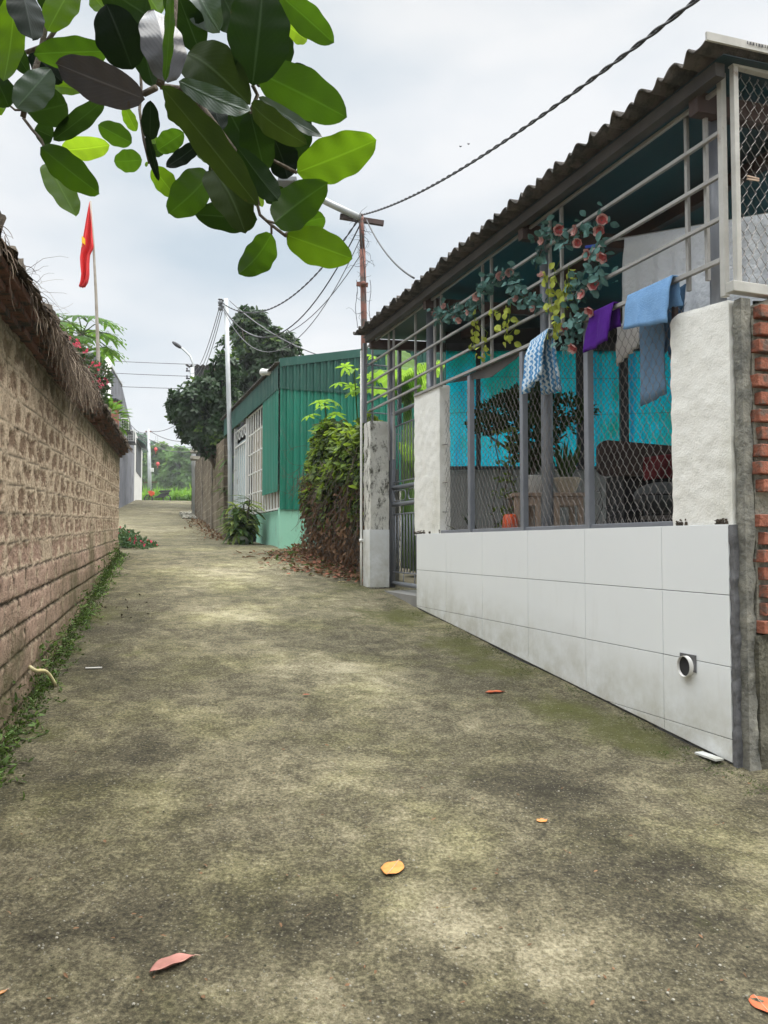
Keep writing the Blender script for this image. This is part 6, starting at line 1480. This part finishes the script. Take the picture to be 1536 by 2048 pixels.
BM = {'b': bl('backlit_green_leaf', (.04, .09, .008), (.14, .26, .008), .6), 'm': bl('mid_green_leaf', (.014, .038, .005), (.06, .13, .006), .55), 'd': bl('shaded_dark_leaf', (.007, .017, .005), (.025, .055, .006), .40), 'k': bl('shaded_black_leaf', (.006, .010, .007), (.010, .02, .005), .25),
      'y': bl('lime_leaf', (.14, .24, .03), (.24, .38, .015), .6), 's': bl('silver_sheen_glossy_leaf', (.05, .05, .055), (.03, .03, .03), .05, .22), 'o': bl('olive_leaf', (.016, .028, .008), (.04, .065, .008), .4), 'g': bl('grey_green_leaf', (.035, .06, .035), (.05, .09, .03), .3, .25)}  # young and mature tones, with backlight, leaf shade and sheen painted in
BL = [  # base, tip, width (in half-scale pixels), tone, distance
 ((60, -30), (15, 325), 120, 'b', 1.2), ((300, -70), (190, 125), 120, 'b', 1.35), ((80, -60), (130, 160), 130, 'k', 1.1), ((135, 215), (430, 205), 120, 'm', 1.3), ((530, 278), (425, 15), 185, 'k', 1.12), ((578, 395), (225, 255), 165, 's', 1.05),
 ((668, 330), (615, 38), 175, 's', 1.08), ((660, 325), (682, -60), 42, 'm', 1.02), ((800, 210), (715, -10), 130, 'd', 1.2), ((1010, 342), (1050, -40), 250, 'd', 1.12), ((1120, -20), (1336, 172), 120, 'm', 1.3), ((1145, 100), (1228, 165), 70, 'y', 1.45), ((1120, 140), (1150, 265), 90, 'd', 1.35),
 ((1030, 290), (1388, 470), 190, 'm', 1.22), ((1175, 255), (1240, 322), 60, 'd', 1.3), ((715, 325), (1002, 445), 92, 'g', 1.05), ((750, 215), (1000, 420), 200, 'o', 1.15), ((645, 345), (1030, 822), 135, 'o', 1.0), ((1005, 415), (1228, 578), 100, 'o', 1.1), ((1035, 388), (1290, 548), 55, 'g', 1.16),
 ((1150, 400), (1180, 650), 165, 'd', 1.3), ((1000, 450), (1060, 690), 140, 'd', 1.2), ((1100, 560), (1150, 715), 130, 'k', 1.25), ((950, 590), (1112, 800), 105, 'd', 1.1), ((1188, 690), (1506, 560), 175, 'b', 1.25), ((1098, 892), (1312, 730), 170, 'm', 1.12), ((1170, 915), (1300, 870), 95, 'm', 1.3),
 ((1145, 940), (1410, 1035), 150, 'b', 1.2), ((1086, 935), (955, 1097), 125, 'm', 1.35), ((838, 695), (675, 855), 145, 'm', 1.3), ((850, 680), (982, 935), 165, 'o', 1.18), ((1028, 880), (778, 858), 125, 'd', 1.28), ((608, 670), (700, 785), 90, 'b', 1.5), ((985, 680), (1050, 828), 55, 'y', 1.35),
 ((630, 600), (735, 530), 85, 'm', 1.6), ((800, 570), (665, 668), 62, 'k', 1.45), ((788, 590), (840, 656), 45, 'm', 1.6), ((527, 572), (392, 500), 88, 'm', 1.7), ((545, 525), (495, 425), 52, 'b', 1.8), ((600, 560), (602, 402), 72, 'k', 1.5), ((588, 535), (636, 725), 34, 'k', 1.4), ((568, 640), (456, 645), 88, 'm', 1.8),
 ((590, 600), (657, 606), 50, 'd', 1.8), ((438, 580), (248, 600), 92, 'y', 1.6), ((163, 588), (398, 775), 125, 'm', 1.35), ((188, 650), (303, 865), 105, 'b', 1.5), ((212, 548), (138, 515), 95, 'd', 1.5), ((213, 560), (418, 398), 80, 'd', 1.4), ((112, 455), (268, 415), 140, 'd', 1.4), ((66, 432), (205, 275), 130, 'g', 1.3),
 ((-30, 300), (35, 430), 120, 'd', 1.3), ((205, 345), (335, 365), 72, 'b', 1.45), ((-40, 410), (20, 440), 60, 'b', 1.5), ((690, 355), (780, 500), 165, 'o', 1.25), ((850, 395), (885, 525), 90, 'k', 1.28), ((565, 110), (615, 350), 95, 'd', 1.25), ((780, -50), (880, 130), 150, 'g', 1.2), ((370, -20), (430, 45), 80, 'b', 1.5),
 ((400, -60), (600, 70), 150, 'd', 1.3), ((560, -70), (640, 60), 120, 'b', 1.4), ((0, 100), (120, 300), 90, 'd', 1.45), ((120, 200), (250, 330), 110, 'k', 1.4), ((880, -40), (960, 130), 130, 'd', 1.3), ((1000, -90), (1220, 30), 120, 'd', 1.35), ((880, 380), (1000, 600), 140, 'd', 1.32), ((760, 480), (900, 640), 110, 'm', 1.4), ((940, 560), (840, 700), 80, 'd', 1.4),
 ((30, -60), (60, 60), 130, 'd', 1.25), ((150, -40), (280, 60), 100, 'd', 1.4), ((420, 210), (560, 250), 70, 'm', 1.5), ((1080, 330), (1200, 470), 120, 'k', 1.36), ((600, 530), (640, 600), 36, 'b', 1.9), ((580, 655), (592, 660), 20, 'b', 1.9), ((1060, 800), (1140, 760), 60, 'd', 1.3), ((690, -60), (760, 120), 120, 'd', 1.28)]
jbr = thing('jackfruit_branch', at(330, 60, 1.3), 'overhanging branch with large oval jackfruit leaves close above the lane, top left', 'branch')
rr = random.Random(77)
def bigleaf(b, tp, w, tone, Y, i):
    rnd_ = random.Random(i*13+5); dy = rnd_.uniform(-.05, .05); 
    P0 = at(b[0]/2, b[1]/2, Y); P1 = at(tp[0]/2, tp[1]/2, Y+dy); ax = P1-P0; ln = ax.length; d = ax.normalized(); view = ((P0+P1)/2).normalized()
    x = d.cross(view).normalized(); wd = w/2*Y/F; tilt = rnd_.uniform(-.45, .45); cosT = math.cos(tilt); x = (Matrix.Rotation(tilt, 3, d)@x); wd = wd/cosT; n_ = x.cross(d)
    bow = rnd_.uniform(-.16, .16); fold = rnd_.uniform(.08, .26)*(1 if rnd_.random() < .5 else -1); ph = rnd_.uniform(0, 6)
    NL, NW = 22, 10; mb = MB(); uv = []
    asym = rnd_.uniform(-.06, .06)
    for r_ in range(NL+1):
        u = r_/NL; wv = (math.sin(math.pi*min(1, u**.92))**.52)*(1-.04*math.sin(u*19+ph)) if 0 < u < 1 else (.02 if u == 0 else .0)
        if u > .93: wv *= 1-(u-.93)*2.2
        for c_ in range(NW+1):
            v = c_/NW*2-1; q = P0+d*ln*u+x*v*wv*wd*.5*(1+asym*(1 if v > 0 else -1))+n_*(ln*bow*math.sin(math.pi*u)+abs(v)*wv*wd*fold*.5+.012*ln*math.sin(u*24+ph+v*1.5)*abs(v))
            mb.v.append(q); uv.append((c_/NW, u))
    for r_ in range(NL):
        for c_ in range(NW): a = r_*(NW+1)+c_; mb.f.append((a, a+1, a+NW+2, a+NW+1))
    o = build('leaf', mb, BM[tone], jbr, smooth=True)
    ul = o.data.uv_layers.new(name='UVMap')
    for lp in o.data.loops: ul.data[lp.index].uv = uv[lp.vertex_index]
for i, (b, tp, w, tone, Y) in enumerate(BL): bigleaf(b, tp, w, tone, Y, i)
TW = [([(215, -60), (190, 60), (165, 200), (110, 380), (92, 470)], 1.35, .005), ([(92, 470), (130, 520), (165, 560), (190, 620)], 1.4, .0028), ([(92, 440), (60, 440), (30, 415), (0, 425)], 1.4, .0022), ([(560, 240), (565, 350), (558, 440), (575, 560), (598, 655)], 1.5, .003), ([(625, 350), (575, 375)], 1.06, .0045),
      ([(700, -80), (690, 120), (640, 340)], 1.14, .006), ([(640, 345), (760, 360), (840, 470), (950, 620), (1000, 690), (1030, 820)], 1.22, .005), ([(1030, 820), (1040, 860), (1085, 900), (1140, 942)], 1.22, .0026), ([(1140, 942), (1168, 925)], 1.2, .0035), ([(1085, 900), (1086, 935)], 1.28, .002), ([(1000, 690), (1090, 640), (1186, 690)], 1.24, .003),
      ([(1010, 340), (1030, 380), (1000, 450)], 1.14, .003), ([(1060, 880), (1098, 892)], 1.2, .002), ([(840, 470), (835, 620), (850, 685)], 1.24, .002), ([(900, -60), (1000, 150), (1040, 340)], 1.3, .006), ([(105, 210), (180, 180), (330, -40)], 1.35, .004)]
for P, Y, r in TW:
    mb = MB(); mb.tube([at(x/2, y/2, Y+.01*math.sin(i*1.7)) for i, (x, y) in enumerate(P)], r, 7); build('twig', mb, M['bark'], jbr, smooth=True)

# ================================================================ humid air
mb = MB(); mb.box((0, 40, 6), (190, 0, 0), (0, 190, 0), (0, 0, 11))
hz = bpy.data.materials.new('humid_air'); hz.use_nodes = True; ht_ = hz.node_tree; ht_.nodes.clear(); ho_ = ht_.nodes.new('ShaderNodeOutputMaterial'); hv = ht_.nodes.new('ShaderNodeVolumePrincipled')
hv.inputs['Color'].default_value = (.93, .96, 1, 1); hv.inputs['Density'].default_value = .0010; ht_.links.new(hv.outputs[0], ho_.inputs['Volume'])
build('haze', mb, hz, kind='stuff')
